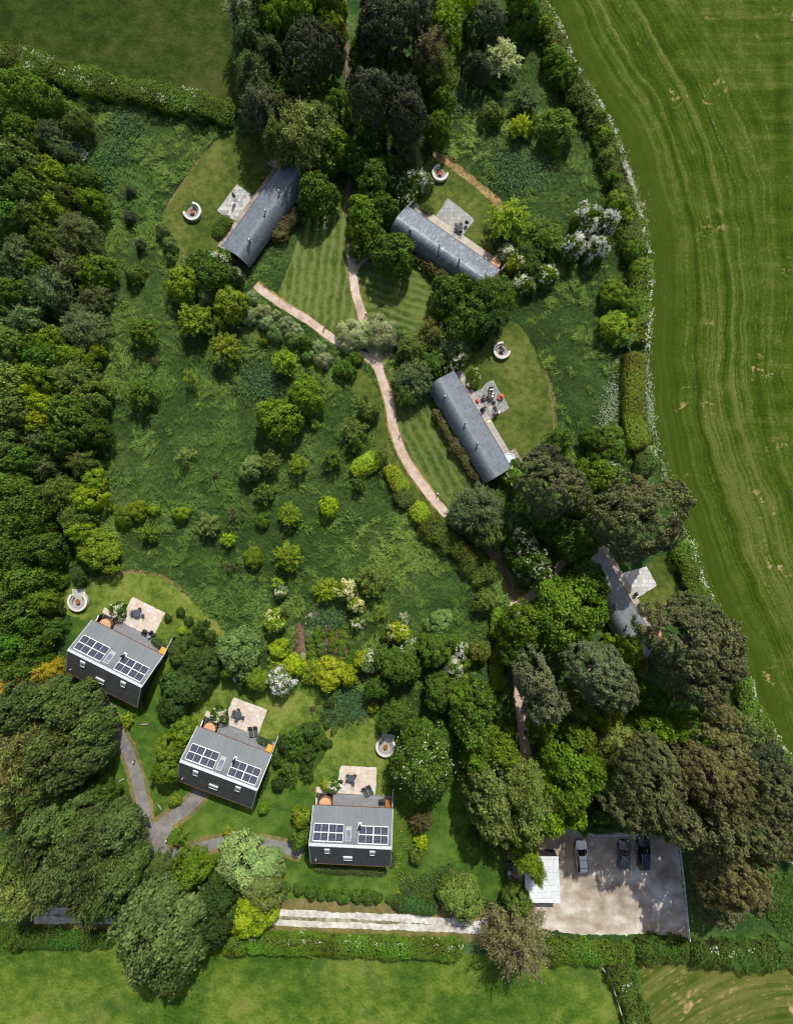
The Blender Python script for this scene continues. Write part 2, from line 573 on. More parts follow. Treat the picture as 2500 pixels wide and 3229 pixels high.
bare = t.math('MULTIPLY', t.step(t.noise(t.pos(), .16, 2), .60, .68), t.step(t.noise(t.pos(), .8, 4, .7), .54, .62))
col = t.mix(bare, col, (.34, .25, .13))
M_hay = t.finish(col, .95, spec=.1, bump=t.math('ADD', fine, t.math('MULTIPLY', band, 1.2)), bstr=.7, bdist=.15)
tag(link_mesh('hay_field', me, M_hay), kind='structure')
FIELD = np.vstack([edge, [(140, -120), (140, 120)]])
EXCL.append(FIELD)

# --- paths, drive and car park
M_pink = ground('pink_gravel', [(0, (.38, .28, .22)), (.5, (.50, .395, .325)), (1, (.62, .53, .455))], s=(.25, 1.2, 9), bstr=.4, bdist=.04,
                spots=[(.4, .64, .78, (.34, .25, .18))])
M_earth_shade = ground('shaded_path', [(0, (.075, .055, .036)), (.5, (.14, .105, .075)), (1, (.23, .18, .13))], s=(.3, 2.5, 9), bstr=.4, bdist=.04)  # brown earth made darker, tree shade put into the colour
M_grey = ground('grey_gravel', [(0, (.15, .145, .142)), (.5, (.19, .184, .18)), (1, (.245, .238, .232))], s=(.3, 1.2, 9), bstr=.5, bdist=.04,
                spots=[(.5, .64, .78, (.22, .14, .09))])
M_white = ground('white_stone', [(0, (.36, .34, .30)), (.5, (.54, .52, .48)), (1, (.72, .70, .66))], s=(.3, 1.6, 11), bstr=.4, bdist=.04,
                 spots=[(.5, .62, .8, (.34, .30, .24))])
M_mid = ground('grassy_middle', [(0, (.12, .12, .055)), (.5, (.26, .235, .16)), (1, (.42, .39, .33))], s=(.4, 1.6, 8), bstr=.5, bdist=.05)
M_park = ground('car_park_gravel', [(0, (.24, .205, .17)), (.35, (.36, .30, .24)), (.65, (.48, .43, .37)), (1, (.66, .63, .59))], s=(.1, .45, 9), w=(.42, .38, .2), bstr=.5, bdist=.05,
                spots=[(.13, .58, .75, (.42, .28, .17)), (.35, .64, .76, (.7, .67, .63))])

P_J = T('5', (600, 575), (690, 600), (735, 640), (700, 555), (760, 580), (830, 590), (790, 640), (755, 700), (700, 670), (640, 600))
paths = [
    ('gravel_path', M_pink, T('5', (10, 185), (70, 235), (165, 300), (330, 400), (470, 505), (600, 580), (700, 625), (740, 670)), 1.12),
    ('shaded_path', M_earth_shade, T('2', (535, -200), (538, 20), (545, 200), (560, 400), (560, 650), (566, 900), (562, 1200), (570, 1400), (575, 1530), (585, 1600)), .85),
    ('gravel_path', M_pink, T('5', (572, -60), (582, 60), (600, 220), (630, 320), (655, 420), (690, 540), (735, 640)), 1.15),
    ('gravel_path', M_pink, T('5', (720, -90), (690, -10), (640, 40), (605, 80), (590, 140)), 1.0),
    ('gravel_path', M_pink, T('5', (700, 540), (730, 640), (770, 770), (805, 880), (822, 1000), (850, 1110), (905, 1230), (970, 1330), (1060, 1450), (1170, 1575), (1240, 1650)), 1.2),
    ('gravel_path', M_earth_shade, T('8', (1140, 50), (1270, 150), (1390, 250), (1460, 320), (1510, 430), (1545, 570), (1560, 700)), 1.35),
    ('gravel_path', M_pink, T('9', (30, 590), (110, 545), (200, 470), (330, 320), (400, 280)), 1.2),
    ('gravel_path', M_pink, T('9', (45, 560), (50, 700), (60, 900), (78, 1180), (95, 1330), (110, 1500), (120, 1620)), 1.45),
    ('grey_path', M_grey, T('7', (560, 1080), (610, 1180), (690, 1310), (760, 1450), (810, 1590), (835, 1700)) + T('10', (852, 400), (865, 520), (900, 640)), 1.75),
    ('grey_path', M_grey, T('10', (1200, 300), (1130, 390), (1050, 450), (975, 505), (915, 560), (880, 660)), 1.75),
    ('grey_path', M_grey, T('10', (960, 680), (1060, 690), (1180, 650), (1330, 612), (1500, 615), (1690, 645)) + T('11', (290, 680),), 1.6),
]
for i, (nm, m, line, w) in enumerate(paths):
    if nm == 'grey_path' or m is M_pink:
        _, P = ribbon('path_verge', line, w + (1.1 if nm == 'grey_path' else .3), .024 + .0015 * (i % 3), M_verge if nm == 'grey_path' else M_straw, .10, i)
        EXCL.append(P)
    _, P = ribbon(nm, line, w, .030 + .003 * (i % 4), m, .05, i + 30)
    EXCL.append(P)
sheet('gravel_path', P_J, .046, M_pink)
sheet('grey_path', T('10', (850, 480), (900, 530), (1000, 505), (1020, 540), (990, 600), (1000, 660), (1050, 690), (1000, 720), (940, 720), (905, 790), (880, 720), (875, 620)), .046, M_grey)
sheet('brown_path', T('b1', (560, 1230), (780, 1400), (790, 1700), (620, 1500)), .03, M_earth_shade)
sheet('brown_path', T('b2', (-60, 860), (60, 700), (250, 690), (60, 930), (0, 960)), .03, M_earth_shade)
sheet('gravel_path', T('b4', (80, 260), (180, 160), (300, 140), (330, 250), (200, 340)), .05, M_white)

drive = [T('11', (-1300, 1020), (-600, 1015), (0, 1025), (400, 1040), (900, 1065), (1300, 1095), (1620, 1110)), T('11', (-1300, 1080), (-600, 1075), (0, 1085), (400, 1100), (900, 1115), (1300, 1135), (1620, 1130))]
cl = [((a[0] + b[0]) / 2, (a[1] + b[1]) / 2) for a, b in zip(*drive)]
ribbon('drive_verge', cl, 5.4, .014, M_verge, .25, 3)
ribbon('drive_middle', cl, 2.0, .022, M_mid, .1, 4)
for i, ln in enumerate(drive):
    _, P = ribbon('drive_track', ln, .95, .028, M_white, .1, 5 + i)
EXCL.append(np.array(T('10', (-200, 960), (-200, 1110))[:1] + T('10', (1500, 970),) + T('11', (1500, 1040), (1500, 1160), (0, 1130)) + T('10', (-200, 1130),)))
_, P = sheet('car_park', T('12', (60, 640), (250, 560), (330, 500), (400, 520), (500, 562), (800, 560), (1003, 600), (1030, 780), (1072, 1180), (1000, 1175), (850, 1150), (640, 1165), (420, 1160), (230, 1130), (-150, 1120), (-150, 1060), (60, 1000)), .036, M_park, smooth=False, jag=.1)
EXCL.append(P)
M_tan = ground('bin_yard_paving', [(0, (.28, .19, .12)), (.5, (.4, .29, .2)), (1, (.5, .4, .3))], s=(.4, 2, 9))
sheet('bin_yard', T('s', (240, 300), (600, 290), (600, 420), (500, 1080), (300, 1080)), .03, M_tan)

# vegetable plot soil
M_soil = ground('garden_soil', [(0, (.05, .032, .02)), (.5, (.11, .075, .05)), (1, (.2, .14, .095))], s=(.5, 2, 9), bstr=.8, bdist=.08)
_, P = sheet('garden_soil', T('g', (560, 360), (650, 380), (700, 540), (860, 430), (1060, 340), (1100, 430), (1260, 560), (1300, 600), (1250, 920), (900, 900), (560, 850), (430, 800), (540, 700), (560, 560)), .03, M_soil, jag=.1)
EXCL.append(P)
# ================================================================== BUILDINGS
def tiles_mat(name, c, bw=.25, bh=.2, var=.3, rough=.55, blotch=None, spec=.4, rz=0.0, mortar=.6):
    """courses of slates or shingles in object space"""
    t = NT(name)
    p = t.mapped(t.pos(True), (1, 1, 1), rz)
    b = t.n('ShaderNodeTexBrick')
    t.l(p, b.inputs[0])
    lo = tuple(x * (1 - var) for x in c)
    hi = tuple(x * (1 + var) for x in c)
    b.inputs['Color1'].default_value = (*lo, 1)
    b.inputs['Color2'].default_value = (*hi, 1)
    b.inputs['Mortar'].default_value = (*[x * mortar for x in lo], 1)
    b.inputs['Scale'].default_value = 1
    b.inputs['Mortar Size'].default_value = .012
    b.inputs['Brick Width'].default_value = bw
    b.inputs['Row Height'].default_value = bh
    col = b.outputs[0]
    n = t.noise(t.pos(True), .9, 5, .65)
    col = t.mix(t.math('MULTIPLY', t.step(n, .35, .75), .35), col, tuple(min(1, x * 1.5) for x in c))
    r = rough
    if blotch:
        st = t.noise(t.mapped(t.pos(True), (3.2, .8, .8)), 1.6, 5, .72)
        k = t.step(st, .50, .62)
        col = t.mix(t.math('MULTIPLY', k, .8), col, blotch)  # pale blotches: patchy wear, with the roof's sheen painted into the colour
        r = t.math('MULTIPLY_ADD', k, -.12, rough)
        rl = t.n('ShaderNodeSeparateXYZ')
        t.l(t.pos(True), rl.inputs[0])
    m = t.finish(col, r, spec=spec, bump=b.outputs[1], bstr=.15, bdist=.02)
    MATS[name] = m
    return m


t = NT('grey_roof_felt')
b = t.n('ShaderNodeTexBrick')
t.l(t.mapped(t.pos(True), (1, .02, 1)), b.inputs[0])
b.offset = 0
b.inputs['Color1'].default_value = (.158, .178, .196, 1)
b.inputs['Color2'].default_value = (.174, .194, .212, 1)
b.inputs['Mortar'].default_value = (.135, .152, .168, 1)
b.inputs['Scale'].default_value = 1
b.inputs['Mortar Size'].default_value = .02
b.inputs['Brick Width'].default_value = .62
b.inputs['Row Height'].default_value = 50
st_ = t.noise(t.mapped(t.pos(True), (2.2, .35, .35)), 1.5, 5, .7)
col = t.mix(.55, b.outputs[0], t.ramp(st_, [(.3, (.80, .81, .82)), (.7, (1.15, 1.14, 1.12))]), 'MULTIPLY')
col = t.mix(t.math('MULTIPLY', t.step(t.noise(t.pos(True), 5, 4, .7), .62, .72), .35), col, (.20, .22, .17))
M_roof = t.finish(col, .75, spec=.3)
M_rear = tiles_mat('shade_toned_shingles', (.105, .105, .103), .3, .17, .25, .8, spec=.2, mortar=.55)  # rear slope's shade is partly put into this darker shingle colour
M_ridge = plain('zinc_flashing', (.42, .46, .5), .4, .3, .15, 4, .5)
M_black = plain('charred_cladding', (.025, .024, .024), .7, var=.4, scale=9)
M_gutter = plain('copper_gutter', (.20, .10, .055), .5, .3, .35, 5)
M_pvframe = plain('white_panel_frame', (.8, .81, .83), .35, .1, .05)
M_glass = plain('window_glass', (.10, .13, .15), .08, 0, .2, 1.5, .6)
M_glass_l = plain('pale_window_glass', (.42, .5, .5), .12, 0, .15, 2, .6)
M_steel = plain('brushed_steel', (.62, .63, .64), .28, .85, .1)
M_dark = plain('black_metal', (.018, .018, .02), .4, .3, .3)
M_tub = plain('tan_tub_cover', (.60, .33, .19), .7, var=.08, scale=2)
M_cedar = plain('cedar_staves', (.30, .16, .08), .6, var=.3, scale=7)
M_water = plain('tub_water', (.62, .78, .80), .06, var=.04, scale=2, spec=.5)
M_rail = plain('weathered_timber', (.42, .40, .36), .8, var=.3, scale=7)
M_trim = plain('white_trim', (.74, .75, .75), .5, var=.08)
M_timber = plain('brown_timber', (.16, .095, .055), .75, var=.35, scale=8)

t = NT('solar_cells')
b = t.n('ShaderNodeTexBrick')
t.l(t.pos(True), b.inputs[0])
b.offset = 0
b.inputs['Color1'].default_value = (.020, .024, .052, 1)
b.inputs['Color2'].default_value = (.030, .034, .075, 1)
b.inputs['Mortar'].default_value = (.115, .12, .15, 1)
b.inputs['Scale'].default_value = 1
b.inputs['Mortar Size'].default_value = .014
b.inputs['Brick Width'].default_value = 1.1
b.inputs['Row Height'].default_value = .165
M_cells = t.finish(b.outputs[0], .16, spec=.5)


def deck_mat(name, c, w=.14, var=.22, axis=(1, 1, 1), rz=0.0, rough=.8, blotch=None):
    t = NT(name)
    b = t.n('ShaderNodeTexBrick')
    t.l(t.mapped(t.pos(True), axis, rz), b.inputs[0])
    b.inputs['Color1'].default_value = (*[x * (1 - var) for x in c], 1)
    b.inputs['Color2'].default_value = (*[min(1, x * (1 + var)) for x in c], 1)
    b.inputs['Mortar'].default_value = (*[x * .35 for x in c], 1)
    b.inputs['Scale'].default_value = 1
    b.inputs['Mortar Size'].default_value = .012
    b.inputs['Brick Width'].default_value = 3.2
    b.inputs['Row Height'].default_value = w
    n = t.noise(t.pos(True), 2.2, 5, .65)
    col = t.mix(.5, b.outputs[0], t.ramp(n, [(.3, (.55, .55, .55)), (.7, (1.0, 1.0, 1.0))]), 'MULTIPLY')
    if blotch: col = t.mix(t.step(t.noise(t.pos(True), 1.1, 4), .5, .68), col, blotch)
    return t.finish(col, rough, spec=.25)


M_deck = deck_mat('grey_composite_deck', (.285, .295, .32), .15, .12)
M_decks = [deck_mat('weathered_boards_%s' % n, c, .15, v, rz=math.pi / 2, blotch=bl) for n, c, v, bl in
           [('worn', (.42, .37, .32), .35, (.22, .16, .12)), ('pale', (.56, .50, .43), .15, None), ('silver', (.47, .43, .40), .2, None), ('tan', (.46, .40, .35), .25, None)]]


def flag_mat(name, cols, sz, rz=0.0, joint=.6):
    """mixed rectangular paving flags"""
    t = NT(name)
    p = t.mapped(t.pos(True), (1, 1, 1), rz)
    b = t.n('ShaderNodeTexBrick')
    t.l(p, b.inputs[0])
    b.offset = .37
    b.squash = .62
    b.squash_frequency = 2
    b.inputs['Color1'].default_value = (0, 0, 0, 1)
    b.inputs['Color2'].default_value = (1, 1, 1, 1)
    b.inputs['Mortar'].default_value = (.5, .5, .5, 1)
    b.inputs['Scale'].default_value = 1
    b.inputs['Mortar Size'].default_value = .016
    b.inputs['Brick Width'].default_value = sz[0]
    b.inputs['Row Height'].default_value = sz[1]
    col = t.ramp(b.outputs[0], cols)
    n = t.noise(t.pos(True), 1.6, 6, .7)
    col = t.mix(.6, col, t.ramp(n, [(.3, (.68, .68, .68)), (.66, (1.12, 1.1, 1.08))]), 'MULTIPLY')
    col = t.mix(t.math('MULTIPLY', b.outputs[1], joint), col, tuple(x * .45 for x in cols[0][1]))
    return t.finish(col, .85, spec=.2, bump=n, bstr=.1)


SAND = [(0, (.52, .45, .37)), (.2, (.62, .51, .40)), (.45, (.66, .58, .49)), (.7, (.56, .52, .47)), (1, (.70, .66, .61))]
GREYS = [(0, (.26, .27, .26)), (.3, (.36, .365, .35)), (.6, (.30, .325, .33)), (1, (.44, .43, .40))]
M_sand = flag_mat('sandstone_flags', SAND, (.85, .6))
M_sand2 = flag_mat('sandstone_flags_warm', SAND, (.7, .6), joint=.5)
M_slabs = [flag_mat('old_grey_flags', [(0, (.30, .31, .31)), (.5, (.44, .45, .44)), (1, (.58, .58, .55))], (.55, .42), joint=.7),
           flag_mat('riven_grey_flags', GREYS, (.75, .55)),
           flag_mat('dark_grey_flags', [(0, (.20, .21, .21)), (.5, (.29, .30, .29)), (1, (.40, .40, .38))], (.6, .4), joint=.4),
           flag_mat('pale_grey_flags', [(0, (.40, .41, .41)), (.5, (.54, .55, .54)), (1, (.66, .66, .64))], (.8, .6), joint=.8)]


def paving(name, poly, z, m, loc=(0, 0), rz=0.0, th=.05, jag=True, label=None):
    P = np.array(poly, float)
    if jag:
        P, _ = resample(np.vstack([P, P[:1]]), .45)
        P = P[:-1] + np.random.RandomState(int(abs(loc[0]) * 10)).normal(0, .025, (len(P) - 1, 2))
    o = MB().prism([tuple(p) for p in P], -.05, th).build(name, m)
    o.location = (loc[0], loc[1], z)
    o.rotation_euler = (0, 0, rz)
    tag(o, kind='structure')
    c, s_ = math.cos(rz), math.sin(rz)
    EXCL.append(np.array([(loc[0] + c * x - s_ * y, loc[1] + s_ * x + c * y) for x, y in P]))
    return o


# ------------------------------------------------------------------ the three gabled holiday cottages
LNG, HW, ZE, ZR = 11.25, 4.06, 2.6, 6.42


def cottage(px, py, ang, label, chest_col, sand):
    k = (CAM_H - ZE) / FPX
    loc = ((px - 1250) * k, -(py - 1614.5) * k, 0)
    rz = math.radians(ang)
    L = LNG / 2
    root = thing('cottage', label, 'cottage', loc, rz, 'gabled holiday cottages')
    # walls: pentagonal prism set back under the front eave
    yf, yb = 2.45, -HW + .35
    zt = lambda y: ZR - (ZR - ZE) * abs(y) / HW - .16
    prof = [(yb, 0), (yf, 0), (yf, zt(yf)), (0, zt(0)), (yb, zt(yb))]
    w = MB()
    vs = [(x, y, z) for x in (-L + .2, L - .2) for y, z in prof]
    w.add(vs, [(0, 1, 2, 3, 4), (9, 8, 7, 6, 5)] + [(i, 5 + i, 5 + (i + 1) % 5, (i + 1) % 5) for i in range(5)])
    w.build('wall', M_black, root)
    ang_s = math.atan2(ZR - ZE, HW)
    SL = math.hypot(ZR - ZE, HW)
    n_f, n_b = Vector((0, math.sin(ang_s), math.cos(ang_s))), Vector((0, -math.sin(ang_s), math.cos(ang_s)))

    def slope(front, s, up=0.0):      # s metres down from the ridge
        d = 1 if front else -1
        n = n_f if front else n_b
        return Vector((0, d * s * math.cos(ang_s), ZR - s * math.sin(ang_s))) + n * up

    def on(front, u, s, lift, dims, dz=0.0):
        """box lying on a roof slope; u from the left gable, s down from the ridge"""
        d = 1 if front else -1
        M = Matrix.Rotation(-ang_s * d, 3, 'X')
        c = slope(front, s, lift) + Vector((u - L, 0, 0))
        return c, M

    for front, m, nm in ((True, M_roof, 'roof'), (False, M_rear, 'rear_roof')):
        r = MB()
        d = 1 if front else -1
        a, b = slope(front, 0, 0), slope(front, SL, 0)
        a2, b2 = a - Vector((0, 0, .16)), b - (n_f if front else n_b) * .12
        vs = [Vector((x, 0, 0)) + p for x in (-L, L) for p in (a, b, b2, a2)]
        r.add(vs, [(0, 1, 2, 3), (7, 6, 5, 4), (0, 4, 5, 1), (1, 5, 6, 2), (2, 6, 7, 3), (3, 7, 4, 0)])
        ro = r.build(nm, m, root)
        if front:
            rf = ro
            # seams in the felt
            for u in (4.05, 8.25):
                c, M = on(True, u, .45, .006, None)
                MB().box(c, (.035, .55, .012), M=M).build('seam', M_dark, ro)
        else:
            rr = ro
    # ridge flashing, verge trims and gutters
    rg = MB()
    c, M = on(True, L, .19, .012, None)
    rg.box(c, (LNG - .02, .40, .02), M=M)
    c, M = on(False, L, .05, .012, None)
    rg.box(c, (LNG - .02, .10, .02), M=M)
    rg.build('ridge', M_ridge, rf)
    for s_ in (0, 1):
        v = MB()
        for fr in (True, False):
            c, M = on(fr, .05 if s_ == 0 else LNG - .05, SL / 2 + .1, .014, None)
            v.box(c, (.11, SL - .25, .024), M=M)
        v.build('verge', M_ridge, rf)
    for fr in (True, False):
        g = MB()
        p = slope(fr, SL + .05, -.03)
        rs = random.Random(int(px) + fr)
        x = -L
        while x < L - .05:
            x2 = min(L, x + rs.uniform(.9, 2.2))
            g.box((x / 2 + x2 / 2, p.y + rs.uniform(-.012, .012), p.z), (x2 - x - .012, .12, .09))
            x = x2
        g.build('gutter', M_gutter, rf if fr else rr)
    # solar panels, 2 x 2 landscape modules in each array
    for u0, s1 in ((.50, 3.02), (6.62, 2.95)):
        for i in range(2):
            for j in range(2):
                pw, ph = 2.02, 1.16
                c, M = on(True, u0 + pw / 2 + i * (pw + .03), s1 - ph / 2 - j * (ph + .03), .10, None)
                fr = MB()
                for dx, dy, sx, sy in ((0, ph / 2 - .025, pw, .05), (0, -ph / 2 + .025, pw, .05), (pw / 2 - .025, 0, .05, ph - .1), (-pw / 2 + .025, 0, .05, ph - .1), (0, 0, .035, ph - .1)):
                    fr.box(c + M @ Vector((dx, dy, 0)), (sx, sy, .05), M=M)
                pv = fr.build('solar_panel', M_pvframe, root)
                for k in (-1, 1):
                    cell = MB().box((0, 0, 0), (pw / 2 - .07, ph - .1, .03)).build('cells', M_cells, pv)
                    cell.location = c + M @ Vector((k * pw / 4, 0, .004))
                    cell.rotation_euler = M.to_euler()
        for s2 in (s1 + .04, s1 - 2.39):
            c, M = on(True, u0 + 2.05, s2, .07, None)
            cl = MB().box(c, (4.0, .05, .03), M=M)
            for i in range(4): cl.box(c + M @ Vector((-1.55 + i * 1.03, .03 if s2 < s1 else -.03, .0)), (.09, .13, .036), M=M)
            cl.build('panel_rail', M_pvframe, root)
    # roof windows
    def roof_window(front, u, s, w, h, pane, shutter=0.0, fm=M_trim):
        c, M = on(front, u, s, .05, None)
        f = MB()
        t_ = .07
        for dx, dy, sx, sy in ((0, h / 2 - t_ / 2, w, t_), (0, -h / 2 + t_ / 2, w, t_), (w / 2 - t_ / 2, 0, t_, h - 2 * t_), (-w / 2 + t_ / 2, 0, t_, h - 2 * t_)):
            f.box(c + M @ Vector((dx, dy, 0)), (sx, sy, .12), M=M)
        wo = f.build('roof_window', fm, root)
        MB().box(c + M @ Vector((0, 0, -.01)), (w - 2 * t_, h - 2 * t_, .06), M=M).build('pane', pane, wo)
        if shutter:
            up = -1 if front else 1
            MB().box(c + M @ Vector((0, up * (h / 2 - shutter / 2 + .02), .08)), (w + .04, shutter, .10), M=M).build('blind_box', fm, wo)
    roof_window(True, 5.25, 1.60, .76, 1.62, plain('skylight_glass', (.17, .20, .27), .15, 0, .35, 1.2, .6), 0, plain('pale_grey_frame', (.5, .52, .52), .5))
    c, M = on(True, 5.25, 2.62, .03, None)
    MB().box(c, (.80, .42, .05), M=M).build('skylight_apron', plain('lead_apron', (.33, .35, .35), .6), root)
    roof_window(False, 2.48, 1.35, .70, 1.35, M_glass_l, .40)
    roof_window(False, 8.62, 1.35, .70, 1.35, M_glass_l, .40)
    roof_window(False, 5.28, 3.40, 1.25, 1.15, M_glass_l, .34)
    # flue with white flashing, and a small vent
    c, M = on(True, 6.75, 3.20, .012, None)
    fl = MB().box(c, (.42, .5, .03), M=M).build('flue_flashing', M_pvframe, root)
    MB().tube([c, c + Vector((0, 0, 1.15))], .11, 12).tube([c + Vector((0, 0, 1.15)), c + Vector((0, 0, 1.42))], .17, 12).build('flue', M_dark, root, True)
    c, M = on(False, .85, 4.15, 0, None)
    MB().tube([c, c + Vector((0, 0, .5))], .06, 8).build('vent_pipe', M_trim, root)
    # glazed front under the eave: two doors and two windows
    for x, w_, nm in ((-3.3, 1.9, 'window'), (-.9, 1.9, 'door'), (1.6, 1.9, 'door'), (4.0, 1.5, 'window')):
        f = MB()
        h0, h1 = (.15, 2.3) if nm == 'door' else (.7, 2.2)
        f.box((x, yf + .03, h1), (w_, .06, .08)).box((x, yf + .03, h0 + .04), (w_, .06, .08))
        for sx in (-1, 0, 1): f.box((x + sx * (w_ / 2 - .04), yf + .03, (h0 + h1) / 2), (.07, .06, h1 - h0 - .09))
        fo = f.build(nm, M_dark, root)
        MB().box((x, yf + .012, (h0 + h1) / 2), (w_ - .1, .03, h1 - h0 - .1)).build('pane', M_glass, fo)
    # deck, screens and hot-tub bay
    dk = MB().box((.1, 3.65, .07), (10.5, 2.42, .14)).build('deck', M_deck, root)
    for x, y0, y1, zt_, wd in ((5.48, 2.5, 6.5, 1.8, .14), (-5.26, 2.5, 4.75, 1.7, .16)):
        sc = MB().box((x, (y0 + y1) / 2, zt_ / 2), (wd - .04, y1 - y0, zt_)).build('screen', M_black, root)
        MB().box((x, (y0 + y1) / 2, zt_ + .02), (wd, y1 - y0 + .04, .04)).build('capping', M_trim if x < 0 else M_rail, sc)
    MB().box((-4.05, 3.85, .16), (2.05, 1.9, .06)).build('tub_base', M_black, root)
    # free-standing things of this cottage
    R = Matrix.Rotation(rz, 3, 'Z')
    world = lambda x, y, z=0.0: Vector(loc) + R @ Vector((x, y, z))
    paving('sandstone_patio', [(-2.62, 4.9), (2.62 + sand, 4.9), (2.62 + sand, 8.86), (-2.62 + sand, 8.86)], .03, M_sand if sand == 0 else M_sand2, loc[:2], rz)
    paving('stone_slab', [(-5.5, 4.9), (-2.66, 4.9), (-2.66, 5.55), (-5.5, 5.7)], .03, M_sand2, loc[:2], rz, jag=False)
    return root, world, rz


def hot_tub(p, r, h, label, cover=True, rz=0.0):
    t_ = thing('hot_tub', label, 'hot tub', p, rz, 'round timber hot tubs')
    st = MB()
    for k in range(28):
        a = 2 * math.pi * k / 28
        st.box((math.cos(a) * (r - .03), math.sin(a) * (r - .03), h / 2), (.06, 2 * math.pi * r / 28 - .012, h), a)
    st.build('staves', M_cedar, t_)
    MB().lathe([(r - .10, h - .02), (r + .02, h - .02), (r + .02, h + .03), (r - .10, h + .03), (r - .10, h - .02)], n=40).build('rim', M_trim if not cover else M_cedar, t_)
    if cover:
        MB().lathe([(0, h + .10), (r * .9, h + .075), (r - .0, h + .04), (r - .02, h + .035), (0, h + .03)], n=40).build('cover', M_tub, t_, True)
    else:
        MB().lathe([(0, h - .09), (r - .1, h - .09)], n=40).build('water', M_water, t_)
        MB().lathe([(r - .3, h - .35), (r - .07, h - .35), (r - .07, h - .3), (r - .3, h - .3), (r - .3, h - .35)], n=40).build('bench', M_trim, t_)
    return t_


COT = []
for args in ((362.3, 2092.5, -26.57, 'grey gabled cottage beside the curved lawn and dense wood, farthest from the car park', 0, 0.0),
             (708.5, 2419.2, -20.55, 'grey gabled cottage between the two others, grey path leading to its back', 0, 0.0),
             (1109.3, 2635.4, -2.6, 'grey gabled cottage nearest the white stone drive, standing almost square to it', 1, .42)):
    COT.append(cottage(*args))
where = ['of the cottage beside the dense wood', 'of the middle cottage of three', 'of the cottage nearest the stone drive']
for i, (root, wd, rz) in enumerate(COT):
    hot_tub(wd(-4.05, 3.72, .2), .88, .85, 'covered round hot tub under the front eave ' + where[i])
    # storage chest
    c = thing('storage_chest', ('orange-yellow' if i < 2 else 'brown') + ' storage chest on the deck ' + where[i], 'storage chest', wd(4.88, 3.95, .14), rz, 'storage chests on the cottage decks')
    MB().box((0, 0, .27), (.78, 1.15, .54)).build('body', plain('chest_body', (.24, .12, .05), .6), c, bevel=.02)
    lid = plain('yellow_lid', (.72, .40, .06), .5, var=.1) if i < 2 else plain('rust_lid', (.36, .15, .05), .6, var=.2)
    MB().box((0, 0, .59), (.84, 1.2, .08)).build('lid', lid, c, bevel=.03)

# ------------------------------------------------------------------ the four long curved-roof cabins
PW, BL = 4.2, 15.8
PROF = [(-.15, 2.55), (.6, 2.92), (1.3, 3.26), (1.9, 3.53), (2.3, 3.68), (2.6, 3.71), (2.95, 3.6), (3.3, 3.3), (3.6, 2.9), (3.85, 2.45), (4.05, 1.9), (4.2, 1.3)]


